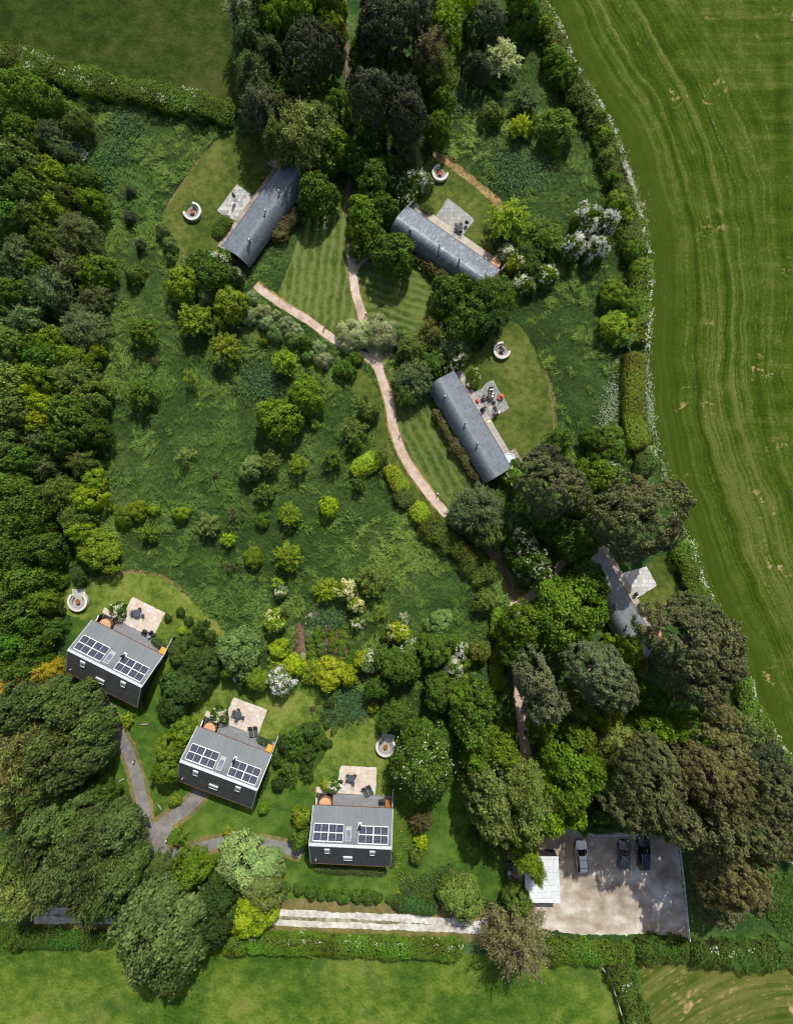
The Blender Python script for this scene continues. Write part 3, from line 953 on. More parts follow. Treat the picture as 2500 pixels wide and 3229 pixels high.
def cabin(tile, A, B, label, roof_m, deck_m, deck_w, deck_u=(1.9, 15.8), tub_open=False):
    ax, ay = W(tile, *A, 2.55)
    bx, by = W(tile, *B, 2.55)
    d = Vector((bx - ax, by - ay, 0))
    rz = math.atan2(d.y, d.x)
    loc = (ax, ay, 0)
    root = thing('cabin', label, 'cabin', loc, rz, 'long cabins with curved roofs')
    fine = catmull(PROF, 3)
    th = [(y, z - .14) for y, z in fine]
    n = len(fine)
    vs = [(x, y, z) for x in (0, BL) for y, z in list(fine) + th]
    m = 2 * n
    fs = []
    for i in range(n - 1):
        fs += [(i, i + 1, m + i + 1, m + i), (n + i, m + n + i, m + n + i + 1, n + i + 1), (i, n + i, n + i + 1, i + 1), (m + i, m + i + 1, m + n + i + 1, m + n + i)]
    fs += [(0, m, m + n, n), (n - 1, 2 * n - 1, m + 2 * n - 1, m + n - 1)]
    ro = MB().add(vs, fs).build('roof', roof_m, root)
    for p in ro.data.polygons: p.use_smooth = True
    ro.data.set_sharp_from_angle(angle=.9)
    MB().box((BL / 2, -.17, 2.5), (BL, .07, .12)).build('fascia', M_dark, ro)
    # end walls and back wall follow the roof; glazed front
    low = [(max(.12, y), z - .16) for y, z in fine]
    prof = [(.12, .0)] + low[:-1] + [(PW - .08, 1.2), (PW - .08, 0)]
    k = len(prof)
    vs = [(x, y, z) for x in (.12, BL - .12) for y, z in prof]
    MB().add(vs, [tuple(range(k)), tuple(reversed(range(k, 2 * k)))] + [(i, k + i, k + (i + 1) % k, (i + 1) % k) for i in range(k)]).build('wall', M_black, root)
    for i in range(6):
        x0, x1 = .5 + i * 2.5, .5 + i * 2.5 + 2.2
        f = MB()
        f.box(((x0 + x1) / 2, .09, 2.38), (x1 - x0, .06, .09)).box(((x0 + x1) / 2, .09, .25), (x1 - x0, .06, .09))
        for x in (x0 + .04, (x0 + x1) / 2, x1 - .04): f.box((x, .09, 1.32), (.07, .06, 2.04))
        fo = f.build('window' if i not in (1, 3) else 'door', M_dark, root)
        MB().box(((x0 + x1) / 2, .105, 1.32), (x1 - x0 - .1, .03, 2.1)).build('pane', M_glass, fo)
    # flues
    for x, y, big in ((BL * .335, 2.4, 0), (BL * .545, 2.4, 0), (BL * .835, 3.0, 1)):
        z = float(np.interp(y, fine[:, 0], fine[:, 1]))
        r = .125 if not big else .17
        h = .75 if not big else .95
        fl = MB().tube([(x, y, z - .1), (x, y, z + h)], r * .75, 12).build('flue', M_steel if not big else M_dark, root, True)
        MB().lathe([(r * .8, 0), (r * 1.35, .02), (r * 1.35, .12), (r * .5, .2), (0, .21)], (x, y, z + h), 14).build('cowl', M_steel, fl, True)
    # deck strip along the front
    u0, u1 = deck_u
    MB().box(((u0 + u1) / 2, -deck_w / 2 + .1, .10), (u1 - u0, deck_w + .2, .20)).build('deck', deck_m, root)
    R = Matrix.Rotation(rz, 3, 'Z')
    world = lambda x, y, z=0.0: Vector(loc) + R @ Vector((x, y, z))
    EXCL.append(np.array([world(x, y)[:2] for x, y in ((0, -deck_w), (BL, -deck_w), (BL, 4.2), (0, 4.2))]))
    return root, world, rz


M_slate1 = tiles_mat('blue_grey_slates', (.150, .178, .212), .3, .22, .25, .40, spec=.5, rz=.5)
M_slate2 = tiles_mat('worn_sheen_slates', (.125, .150, .182), 1.6, .85, .2, .5, blotch=(.31, .35, .40), spec=.45, mortar=.35)
M_slate3 = tiles_mat('blue_grey_shingles', (.142, .170, .202), .3, .22, .25, .40, spec=.5, rz=.5)
M_slate4 = tiles_mat('pale_blue_shingles', (.15, .17, .19), .3, .22, .25, .42, spec=.5, rz=.5)
CAB = [cabin('b1', (1333, 42), (510, 1190), 'slate cabin with curved roof beside the striped lawn and large willow', M_slate1, M_decks[0], 1.68),
       cabin('b2', (1420, 1495), (240, 680), 'cabin whose curved slate roof is worn and shiny in patches', M_slate2, M_decks[1], 1.98),
       cabin('b3', (1265, 1865), (430, 450), 'slate cabin with curved roof where people sit on the patio', M_slate3, M_decks[2], 1.48),
       cabin('b4', (1461, 1700), (570, 205), 'slate cabin with curved roof in tree shade between the big pines', M_slate4, M_decks[3], 1.6)]
cw = ['beside the striped lawn and willow', 'with the worn slate roof', 'with people on its patio', 'shaded by the big pines']
for i, (root, wd, rz) in enumerate(CAB):
    op = i == 2
    hot_tub(wd(1.25, (-1.1, -1.0, -.72, -.9)[i], .12), .86, .85, ('open round hot tub with pale water' if op else 'covered round hot tub') + ' of the cabin ' + cw[i], not op, rz)
    MB().box((1.0, -.75, .06), (1.95, 2.2, .1)).build('tub_base', M_timber, root)
    if i in (0, 2):      # timber platform round the tub
        pl = MB().box((.95, -2.2 + .25 * (i == 2), .3), (2.3, .85, .1))
        if i == 2: pl.box((-.12, -.95, .3), (.45, 1.2, .1))
        pl.build('platform', M_decks[0], root)
    if i == 1:
        sc = MB().box((-.12, -1.3, .9), (.08, 1.7, 1.8)).build('screen', M_rail, root)
# stone patios of the cabins
paving('stone_patio', [tuple(p) for p in T('b1', (670, 410), (893, 568), (660, 872), (520, 815), (425, 748))], .03, M_slabs[0])
paving('stone_patio', [tuple(p) for p in T('b2', (745, 560), (1097, 832), (942, 1048), (590, 800), (665, 680))], .034, M_slabs[1])
paving('stone_patio', [tuple(p) for p in T('b3', (1000, 552), (1110, 740), (1252, 968), (960, 1145), (730, 735), (840, 690), (880, 620))], .03, M_slabs[2])
paving('stone_patio', [tuple(p) for p in T('b4', (1275, 430), (1442, 725), (1128, 920), (880, 540))], .034, M_slabs[3])
M_shell = ground('pale_shell_grit', [(0, (.30, .25, .2)), (.5, (.42, .36, .3)), (1, (.55, .48, .42))], s=(.5, 3, 12))
sheet('grit_path', T('b2', (330, 620), (380, 660), (480, 720), (600, 800), (540, 830), (300, 690)), .04, M_shell)
# stone steps to the shaded cabin
for i, (tile, c, d, lab) in enumerate((('b4', (400, 200), (3.4, .7), 0), )):
    MB_ = MB().box((0, 0, .15), (3.6, .7, .3))
    o = MB_.build('door_step', M_decks[3])
    x, y = W('b4', 360, 215)
    o.location = (x, y, 0)
    o.rotation_euler = (0, 0, math.radians(31))
    tag(o, 'weathered timber step outside the end of the pine-shaded cabin', 'step')

# ------------------------------------------------------------------ shed in the car park
sh = thing('shed', 'shed with flat pale grey roof at the edge of the car park', 'shed', (*W('s', 970, 870, 2.6), 0), math.radians(1.5))
zc = 2.5
x0, y0 = sh.location[:2]
cor = [(W('s', *p, zc)[0] - x0, W('s', *p, zc)[1] - y0) for p in ((597, 390), (1300, 398), (1342, 1352), (632, 1342))]
Ri = Matrix.Rotation(-sh.rotation_euler.z, 2)
cor = [tuple(Ri @ Vector(c)) for c in cor]
M_shed = deck_mat('pale_roof_sheets', (.70, .74, .78), .9, .05, rough=.7)
t_ = MB().prism(cor[::-1], zc - .1, zc)
t_.build('roof', M_shed, sh)
ins = [(x * .97, y * .97) for x, y in cor]
MB().prism(ins[::-1], 0, zc - .101).build('wall', M_black, sh)
g = MB()
a, b = Vector((*cor[0], zc - .05)), Vector((*cor[3], zc - .05))
g.bar(a + Vector((-.06, 0, 0)), b + Vector((-.06, 0, 0)), .09, .11)
g.build('gutter', M_timber, sh)
MB().box((cor[1][0] - .08, -.8, 1.05), (.04, 1.4, 2.0)).build('door', M_timber, sh)
MB().lathe([(0, 0), (.1, 0), (.1, .15), (0, .18)], (cor[1][0] - .35, cor[1][1] - .2, zc), 10).build('lamp', M_trim, sh)
# ================================================================== FIRE PITS, FURNITURE, CARS, PEOPLE
M_stone = plain('pale_pit_stone', (.62, .60, .55), .8, var=.14, scale=5)
M_seatst = plain('grey_pit_stone', (.27, .28, .30), .8, var=.12, scale=4)
M_pitfl = plain('pit_gravel', (.40, .38, .35), .9, var=.3, scale=9)
M_pitfl2 = plain('grey_pit_gravel', (.25, .245, .23), .9, var=.3, scale=9)
M_rust = plain('rusty_steel', (.36, .12, .045), .7, .3, .45, 6)
M_ash = plain('ash', (.09, .085, .08), .95, var=.5, scale=9)
M_slate = plain('slate_grey_metal', (.085, .10, .12), .5, .2, .15, 4)
M_mesh = plain('dark_grey_textile', (.065, .07, .075), .7, 0, .25, 12)
M_rattan = plain('dark_rattan', (.035, .032, .034), .75, 0, .4, 18)
M_orange = plain('orange_fabric', (.55, .12, .035), .75, var=.15)
M_skin = plain('skin', (.50, .30, .22), .6, var=.06)
M_hair = plain('dark_hair', (.018, .013, .010), .6)
M_shirt_w = plain('white_cotton', (.82, .82, .80), .85, var=.04)
M_shirt_b = plain('bright_blue_cotton', (.04, .19, .52), .85, var=.12)
M_shirt_g = plain('grey_blue_cotton', (.14, .19, .30), .85, var=.12)
M_trouser = plain('dark_trousers', (.022, .024, .032), .85)
M_white = MATS['white_stone']


def fire_pit(tile, c, R, gap_mid, gap, label, white=True, slab=None, floor=None, charred=False):
    """curved stone bench with a raised back round a round gravel floor; gap angles in degrees, image sense turned to world"""
    x, y = W(tile, *c)
    t_ = thing('fire_pit', label, 'fire pit', (x, y, 0.02), 0, 'round stone fire pits')
    a0, a1 = math.radians(gap_mid + gap / 2), math.radians(gap_mid + 360 - gap / 2)
    MB().lathe([(R * .93, 0), (R, 0), (R, .72), (R * .78, .74), (R * .78, .46), (R * .78, 0)], n=44, a0=a0, a1=a1).build('back_wall', M_stone, t_)
    MB().lathe([(R * .55, 0), (R * .775, 0), (R * .775, .42), (R * .55, .42)], n=44, a0=a0, a1=a1).build('seat', M_seatst if white else M_pitfl, t_)
    MB().lathe([(0, .03), (R * .66, .03), (R * .66, 0), (0, 0)], n=36).build('floor', floor or M_pitfl2, t_)
    if slab:
        ang, w, l0, l1 = slab
        MB().box(((l0 + l1) / 2, 0, .03), (l1 - l0, w, .08)).build('step_slab', M_slabs[3], t_).rotation_euler = (0, 0, math.radians(ang))
    b = thing('fire_bowl', ('charred' if charred else 'rusty') + ' bowl in ' + label, 'fire bowl', (x, y, .05), 0, 'fire bowls')
    r = .33
    MB().lathe([(r * .3, .26), (r * .8, .36), (r, .5), (r * .95, .5), (r * .75, .40), (r * .3, .31), (0, .30)], n=28).build('bowl', M_dark if charred else M_rust, b, True)
    MB().lathe([(0, .385), (r * .62, .385), (r * .5, .41), (0, .42)], n=20).build('ash', M_ash if charred else M_rust, b)
    for k in range(3):
        a = k * 2.094 + .4
        MB().tube([(math.cos(a) * r * .75, math.sin(a) * r * .75, 0), (math.cos(a) * r * .6, math.sin(a) * r * .6, .34)], .02, 6).build('leg', M_dark, b)
    return t_


fire_pit('b1', (120, 768), 1.30, 135, 95, 'pale stone fire pit on the lawn of the striped-lawn cabin', floor=M_pitfl2)
fire_pit('b2', (648, 248), 1.17, 45, 95, 'grey stone fire pit at the end of the straw strip', white=False)
fire_pit('b3', (1130, 128), 1.22, 38, 85, 'grey stone fire pit with charred bowl on the lawn by the people', white=False, charred=True)
fire_pit('f1', (535, 690), 1.42, 90, 85, 'white stone fire pit beside the dense wood', slab=(92, 1.85, .5, 1.75), floor=M_pitfl)
fire_pit('f3', (860, 930), 1.42, 76, 80, 'white stone fire pit half under the horse chestnut', slab=(76, 1.9, .5, 1.75), floor=M_pitfl)
fire_pit('7', (1440, 995), 1.35, 70, 90, 'stone fire pit mostly hidden under a pale green tree', floor=M_pitfl)


def round_table(p, label, r=.52, m=None, h=.73, items=None):
    t_ = thing('garden_table', label, 'garden table', p, 0, 'round garden tables')
    MB().lathe([(.02, h - .03), (r, h - .03), (r + .01, h - .015), (r, h), (.025, h), (.02, h - .03)], n=32).build('tabletop', m or M_slate, t_)
    for k in range(4):
        a = k * math.pi / 2 + .6
        MB().tube([(math.cos(a) * r * .85, math.sin(a) * r * .85, 0), (math.cos(a) * r * .5, math.sin(a) * r * .5, h - .03)], .02, 6).build('leg', M_dark, t_)
    return t_


def garden_chair(p, rz, label, m=None, group='dark metal garden chairs'):
    """faces local +y"""
    t_ = thing('garden_chair', label, 'garden chair', p, rz, group)
    s = MB()
    pts = [(.23 * math.cos(a) * (1 if abs(math.cos(a)) < .8 else 1.02), .23 * math.sin(a)) for a in np.linspace(0, 2 * math.pi, 20, endpoint=False)]
    s.prism(pts, .43, .46)
    s.build('seat', m or M_slate, t_)
    bk = MB()
    arc = [(.27 * math.cos(a), .27 * math.sin(a), .0) for a in np.linspace(math.pi * 1.02, math.pi * 1.98, 12)]
    bk.tube([(x, y * 1.0, .66) for x, y, z in arc], .018, 6)
    bk.tube([(x * .8, y * 1.1, .90 - .05 * abs(x) * 3) for x, y, z in arc], .016, 6)
    for q in (2, 4, 5, 6, 7, 9): bk.tube([(arc[q][0] * .85, arc[q][1] * .9, .44), (arc[q][0] * .82, arc[q][1] * 1.1, .89)], .010, 5)
    bk.build('backrest', M_dark, t_)
    for sx in (-1, 1):
        for sy in (-1, 1):
            MB().tube([(sx * .24, sy * .23, 0), (sx * .18, sy * .16, .43)], .014, 6).build('leg', M_dark, t_)
        MB().tube([(sx * .27, -.04, .66), (sx * .27, .14, .64), (sx * .22, .18, .45)], .016, 6).build('arm', M_dark, t_)
    return t_


def armchair(p, rz, label):
    t_ = thing('lounge_chair', label, 'lounge chair', p, rz, 'low lounge chairs')
    MB().box((0, .05, .30), (.62, .62, .10)).build('seat', M_rattan, t_, bevel=.02)
    R_ = Matrix.Rotation(math.radians(-22), 3, 'X')
    MB().box((0, -.34, .58), (.62, .08, .62), M=R_).build('backrest', M_rattan, t_, bevel=.02)
    for sx in (-1, 1):
        MB().box((sx * .34, .0, .46), (.06, .66, .05)).box((sx * .34, .30, .22), (.05, .05, .44)).box((sx * .34, -.28, .22), (.05, .05, .44)).build('arm', M_rattan, t_)
    return t_


def sun_lounger(p, rz, label):
    t_ = thing('sun_lounger', label, 'sun lounger', p, rz, 'folding sun loungers')
    MB().box((0, .42, .34), (.58, .92, .04)).build('seat', M_mesh, t_)
    R_ = Matrix.Rotation(math.radians(-38), 3, 'X')
    MB().box((0, -.36, .60), (.58, .86, .04), M=R_).build('backrest', M_mesh, t_)
    for sx in (-1, 1):
        MB().tube([(sx * .31, .9, .34), (sx * .31, -.05, .34), (sx * .31, -.72, .90)], .02, 6).build('side_rail', M_rail, t_)
        MB().tube([(sx * .31, .8, .0), (sx * .31, .55, .34)], .018, 6).build('leg', M_rail, t_)
        MB().tube([(sx * .31, -.5, .0), (sx * .31, -.1, .34)], .018, 6).build('leg', M_rail, t_)
    return t_


def kettle_bbq(p, label, table=None):
    t_ = thing('kettle_barbecue', label, 'barbecue', p, 0, 'kettle barbecues')
    prof = [(.0, .48), (.16, .52), (.26, .62), (.29, .74)]
    MB().lathe(prof, n=24).build('bowl', M_dark, t_, True)
    lid = MB().lathe([(.295, .745), (.27, .86), (.17, .95), (0, .98)], n=24).build('lid', M_dark, t_, True)
    MB().tube([(-.06, 0, .97), (0, 0, 1.03), (.06, 0, .97)], .015, 6).build('handle', M_steel, lid)
    MB().lathe([(0, .985), (.045, .985), (.045, .995), (0, .995)], (.1, .08, -.03), 12).build('air_vent', M_steel, lid)
    for k in range(3):
        a = k * 2.094
        MB().tube([(math.cos(a) * .28, math.sin(a) * .28, 0), (math.cos(a) * .17, math.sin(a) * .17, .54)], .014, 6).build('leg', M_dark, t_)
    if table:
        MB().box((table[0], table[1], .72), (.36, .5, .03), table[2]).build('side_shelf', M_trim, t_, bevel=.02)
    return t_


def P3(tile, x, y, z=0.05, h=0.0):
    a, b = W(tile, x, y, h)
    return (a, b, z)


cz = .08
# cottage by the wood
round_table(P3('t1', 480, 505, cz, .8), 'round slate-grey garden table on the sandstone patio beside the dense wood')
garden_chair(P3('t1', 585, 385, cz, .4), math.radians(145), 'dark chair above right of the round table on the patio beside the wood')
garden_chair(P3('t1', 665, 570, cz, .4), math.radians(80), 'dark chair standing away to the right of the round table beside the wood')
garden_chair(P3('t1', 372, 465, cz, .4), math.radians(-65), 'dark chair tucked under the upper left of the table beside the wood')
garden_chair(P3('t1', 365, 545, cz, .4), math.radians(-95), 'dark chair tucked under the lower left of the table beside the wood')
armchair(P3('t1', 720, 1080, cz, .3), math.radians(153), 'black rattan lounge chair on the deck edge, the one without a side table')
armchair(P3('t1', 945, 1115, cz, .3), math.radians(215), 'black rattan lounge chair next to the small grey side table')
st = thing('side_table', 'small round grey side table beside a black rattan lounge chair', 'side table', P3('t1', 860, 1185, .15, .4))
MB().lathe([(0, .42), (.24, .42), (.25, .45), (0, .46)], n=24).build('tabletop', plain('pale_grey_top', (.30, .33, .36), .5), st)
for k in range(3): MB().tube([(.18 * math.cos(k * 2.1), .18 * math.sin(k * 2.1), 0), (.12 * math.cos(k * 2.1), .12 * math.sin(k * 2.1), .42)], .012, 5).build('leg', M_dark, st)
# middle cottage
round_table(P3('h2', 990, 440, cz, .8), 'round slate-grey garden table on the patio of the middle cottage')
for (x, y), a, l in (((1000, 368), 178, 'above'), ((1062, 478), 62, 'lower right of'), ((968, 512), -20, 'below'), ((925, 450), -80, 'left of'), ((940, 395), -135, 'upper left of')):
    garden_chair(P3('h2', x, y, cz, .4), math.radians(a), 'dark chair pushed in ' + l + ' the round table at the middle cottage')
sun_lounger(P3('h2', 1180, 680, cz, .4), math.radians(186), 'grey folding sun lounger on the middle cottage patio, nearer the round table')
sun_lounger(P3('h2', 1252, 672, cz, .4), math.radians(184), 'grey folding sun lounger on the middle cottage patio, nearer the lawn edge')
# cottage by the drive
round_table(P3('h3', 748, 735, cz, .8), 'round slate-grey garden table on the patio of the cottage by the drive')
for (x, y), a, l in (((700, 690), -140, 'upper left of'), ((800, 690), 140, 'upper right of'), ((775, 805), 10, 'below'), ((695, 765), -70, 'lower left of')):
    garden_chair(P3('h3', x, y, cz, .4), math.radians(a), 'dark chair pushed in ' + l + ' the round table of the cottage by the drive')
sun_lounger(P3('h3', 955, 925, cz, .4), math.radians(205), 'grey sun lounger turned askew by the drive cottage, farther from the horse chestnut')
sun_lounger(P3('h3', 1020, 890, cz, .4), math.radians(205), 'grey sun lounger turned askew by the drive cottage, nearer the horse chestnut')
kettle_bbq(P3('h3', 595, 780, cz, .7), 'black kettle barbecue with a white side shelf by the drive cottage', (-.02, -.50, .25))
armchair(P3('h3', 1205, 1090, .15, .3), math.radians(190), 'black rattan chair in shade beside the brown storage chest')
# slate cabin patios
kettle_bbq(P3('b2', 997, 868, cz, .8), 'black kettle barbecue on the grey patio below the straw strip')
round_table(P3('b2', 905, 950, cz, .7), 'dark garden table on the grey patio of the cabin with worn roof', .40, M_mesh)
for (x, y), a, l in (((915, 905), 170, 'above'), ((862, 920), -120, 'upper left of'), ((858, 968), -70, 'left of'), ((915, 1000), 10, 'below')):
    garden_chair(P3('b2', x, y, cz, .4), math.radians(a), 'dark chair ' + l + ' the table on the worn-roof cabin patio', M_mesh)
kettle_bbq(P3('b4', 1122, 862, cz, .8), 'black kettle barbecue on the corner of the pine-shaded patio')
ps = thing('closed_parasol', 'closed grey-green parasol on the patio of the striped-lawn cabin', 'parasol', P3('b1', 660, 605, cz), 0)
MB().lathe([(0, 0), (.3, 0), (.3, .06), (.05, .08), (0, .08)], n=20).build('base', M_seatst, ps)
MB().tube([(0, 0, .06), (0, 0, 2.5)], .025, 8).build('pole', M_steel, ps)
fold = []
for z, r in ((.95, .20), (1.2, .23), (1.7, .20), (2.2, .10), (2.45, .03)):
    fold.append((z, r))
mb = MB()
n = 16
vs = [(math.cos(2 * math.pi * k / n) * r * (1 if k % 2 else .62), math.sin(2 * math.pi * k / n) * r * (1 if k % 2 else .62), z) for z, r in fold for k in range(n)]
mb.add(vs, [(i * n + k, i * n + (k + 1) % n, (i + 1) * n + (k + 1) % n, (i + 1) * n + k) for i in range(len(fold) - 1) for k in range(n)])
mb.build('canopy', plain('grey_green_canvas', (.20, .25, .24), .8), ps)
for k in range(2):
    garden_chair(P3('b1', 1012 + 8 * k, 345 + 22 * k, .02), .6 + k, 'small ochre folding chair on grass by the striped-lawn cabin deck', plain('ochre_wood', (.36, .17, .03), .7)) if k == 0 else None

# ------------------------------------------------------------------ the patio with people
pz = .08
round_table(P3('p', 715, 690, pz, .7), 'dark round table where the person in white sits', .55, M_mesh)
for nm, lab, (x, y), dims, m in (('paper', 'white sheet of paper on the dark table by the person in white', (785, 642), (.30, .22, .01), M_shirt_w),):
    tag(MB().box((0, 0, .815), dims).build(nm, m), lab, 'paper').location = P3('p', x, y, 0.0, .8)
pl = tag(MB().lathe([(0, .815), (.09, .815), (.13, .835), (.12, .84), (.08, .825), (0, .825)], n=20).build('plate', M_shirt_w), 'white plate on the dark table by the person in white', 'plate')
pl.location = P3('p', 775, 730, 0.0, .8)
pl2 = tag(MB().lathe([(0, .60), (.12, .60), (.17, .625), (.16, .63), (.11, .61), (0, .61)], n=20).build('plate', M_shirt_w), 'white plate held beside the person in bright blue', 'plate')
pl2.location = P3('p', 985, 1250, 0.0, .6)
# small side stand that carries that plate
stn = thing('side_stand', 'thin dark stand under the white plate beside the person in blue', 'side table', P3('p', 985, 1250, pz, .6))
MB().lathe([(0, .50), (.13, .50), (.13, .518), (0, .518)], n=16).build('tabletop', M_dark, stn)
MB().tube([(0, 0, 0), (0, 0, .5)], .015, 6).build('leg', M_dark, stn)


def camp_chair(p, rz, label, fab, recl=25, arms=True):
    t_ = thing('camp_chair', label, 'camping chair', p, rz, 'folding camping chairs')
    MB().box((0, .05, .42), (.5, .5, .03)).build('seat', fab, t_)
    R_ = Matrix.Rotation(math.radians(-recl), 3, 'X')
    MB().box((0, -.20 - .33 * math.sin(math.radians(recl)), .44 + .33 * math.cos(math.radians(recl))), (.5, .03, .66), M=R_).build('backrest', fab, t_)
    for sx in (-1, 1):
        if arms: MB().box((sx * .29, .06, .64), (.07, .48, .03)).build('arm', fab, t_)
        MB().tube([(sx * .27, .28, 0), (sx * .27, -.2, .64)], .014, 6).build('leg', M_dark, t_)
        MB().tube([(sx * .27, -.28, 0), (sx * .27, .26, .62)], .014, 6).build('leg', M_dark, t_)
    return t_


a_blue = math.radians(12)
camp_chair(P3('p', 878, 1300, pz, .5), a_blue, 'orange camping chair under the person in bright blue', M_orange)
camp_chair(P3('p', 450, 1165, pz, .5), math.radians(-48), 'dark camping chair under the person in grey-blue', M_mesh, arms=False)
camp_chair(P3('p', 718, 470, pz, .5), math.radians(180), 'dark camping chair under the person in white', M_mesh, 12, arms=False)
camp_chair(P3('p', 1010, 765, pz, .4), math.radians(122), 'empty orange camping chair at the lawn edge of the people patio', M_orange, 40)
ch = camp_chair(P3('p', 490, 800, pz, .4), math.radians(220), 'empty thin-framed dark chair with yellow cloth near the red bag', M_mesh, 20, False)
cl_ = tag(MB().box((0, 0, .475), (.22, .18, .05)).build('cloth', plain('yellow_cloth', (.62, .40, .10), .85), bevel=.015), 'folded yellow cloth lying on the empty dark chair', 'cloth')
cl_.location = P3('p', 482, 775, pz, .4)
bg = thing('bag', 'black bag standing on the patio between the people', 'bag', P3('p', 805, 940, pz, .2), .5)
MB().box((0, 0, .16), (.46, .34, .32)).build('body', M_dark, bg, bevel=.04)
MB().tube([(-.1, 0, .31), (-.06, 0, .42), (.06, 0, .42), (.1, 0, .31)], .012, 6).build('handle', M_seatst, bg)
cb = thing('cool_box', 'red cool box on the timber deck by the people', 'cool box', P3('p', 265, 880, .2, .3), math.radians(30))
MB().box((0, 0, .15), (.34, .48, .30)).build('body', plain('red_plastic', (.52, .03, .04), .45), cb, bevel=.03)
MB().box((0, 0, .33), (.35, .49, .06)).build('lid', plain('red_lid', (.60, .05, .06), .45), cb, bevel=.02)
hp = thing('hose_ring', 'coil of white hose on the deck beside the red cool box', 'hose', P3('p', 330, 1015, .2))
mb = MB()
ringp = [(.17 * math.cos(a) + .02 * math.sin(3 * a), .17 * math.sin(a), .03 + .012 * k / 8) for k, a in enumerate(np.linspace(0, 4 * math.pi, 48))]
mb.tube(ringp, .018, 6).build('coil', M_trim, hp)
tw = MB()
nq = 8
vs = [(i / nq * .5 - .25 + .03 * math.sin(j), j / nq * .34 - .17, .03 + .02 * math.sin(i * 1.3 + j)) for j in range(nq + 1) for i in range(nq + 1)]
tw.add(vs, [(j * 9 + i, j * 9 + i + 1, (j + 1) * 9 + i + 1, (j + 1) * 9 + i) for j in range(nq) for i in range(nq)])
tw = tag(tw.build('towel', plain('cream_cloth', (.72, .70, .46), .9), None, True), 'crumpled cream towel on the timber deck below the people', 'towel')
tw.location = P3('p', 640, 1575, .2)
tw.rotation_euler = (0, 0, .5)
for i, (x, y) in enumerate(((945, 668), (975, 690))):
    b = tag(MB().lathe([(0, 0), (.045, 0), (.045, .16), (.018, .22), (.018, .28), (0, .28)], n=12).build('bottle', plain('dark_bottle', (.03, .05, .03), .2)), 'dark bottle on the patio beside the empty orange chair', 'bottle', 'bottles by the orange chair')
    b.location = P3('p', x, y, pz, .1)


def skin_body(name, joints, edges, m, parent, level=1):
    me = bpy.data.meshes.new(name)
    me.from_pydata([j[0] for j in joints], edges, [])
    o = link_mesh(name, me, m, parent)
    sk = o.modifiers.new('Skin', 'SKIN')
    sk.use_smooth_shade = True
    d = me.skin_vertices[0].data
    for i, j in enumerate(joints):
        d[i].radius = (j[1], j[1])
        d[i].use_root = i == 0
    sb = o.modifiers.new('Sub', 'SUBSURF')
    sb.levels = sb.render_levels = level
    return o


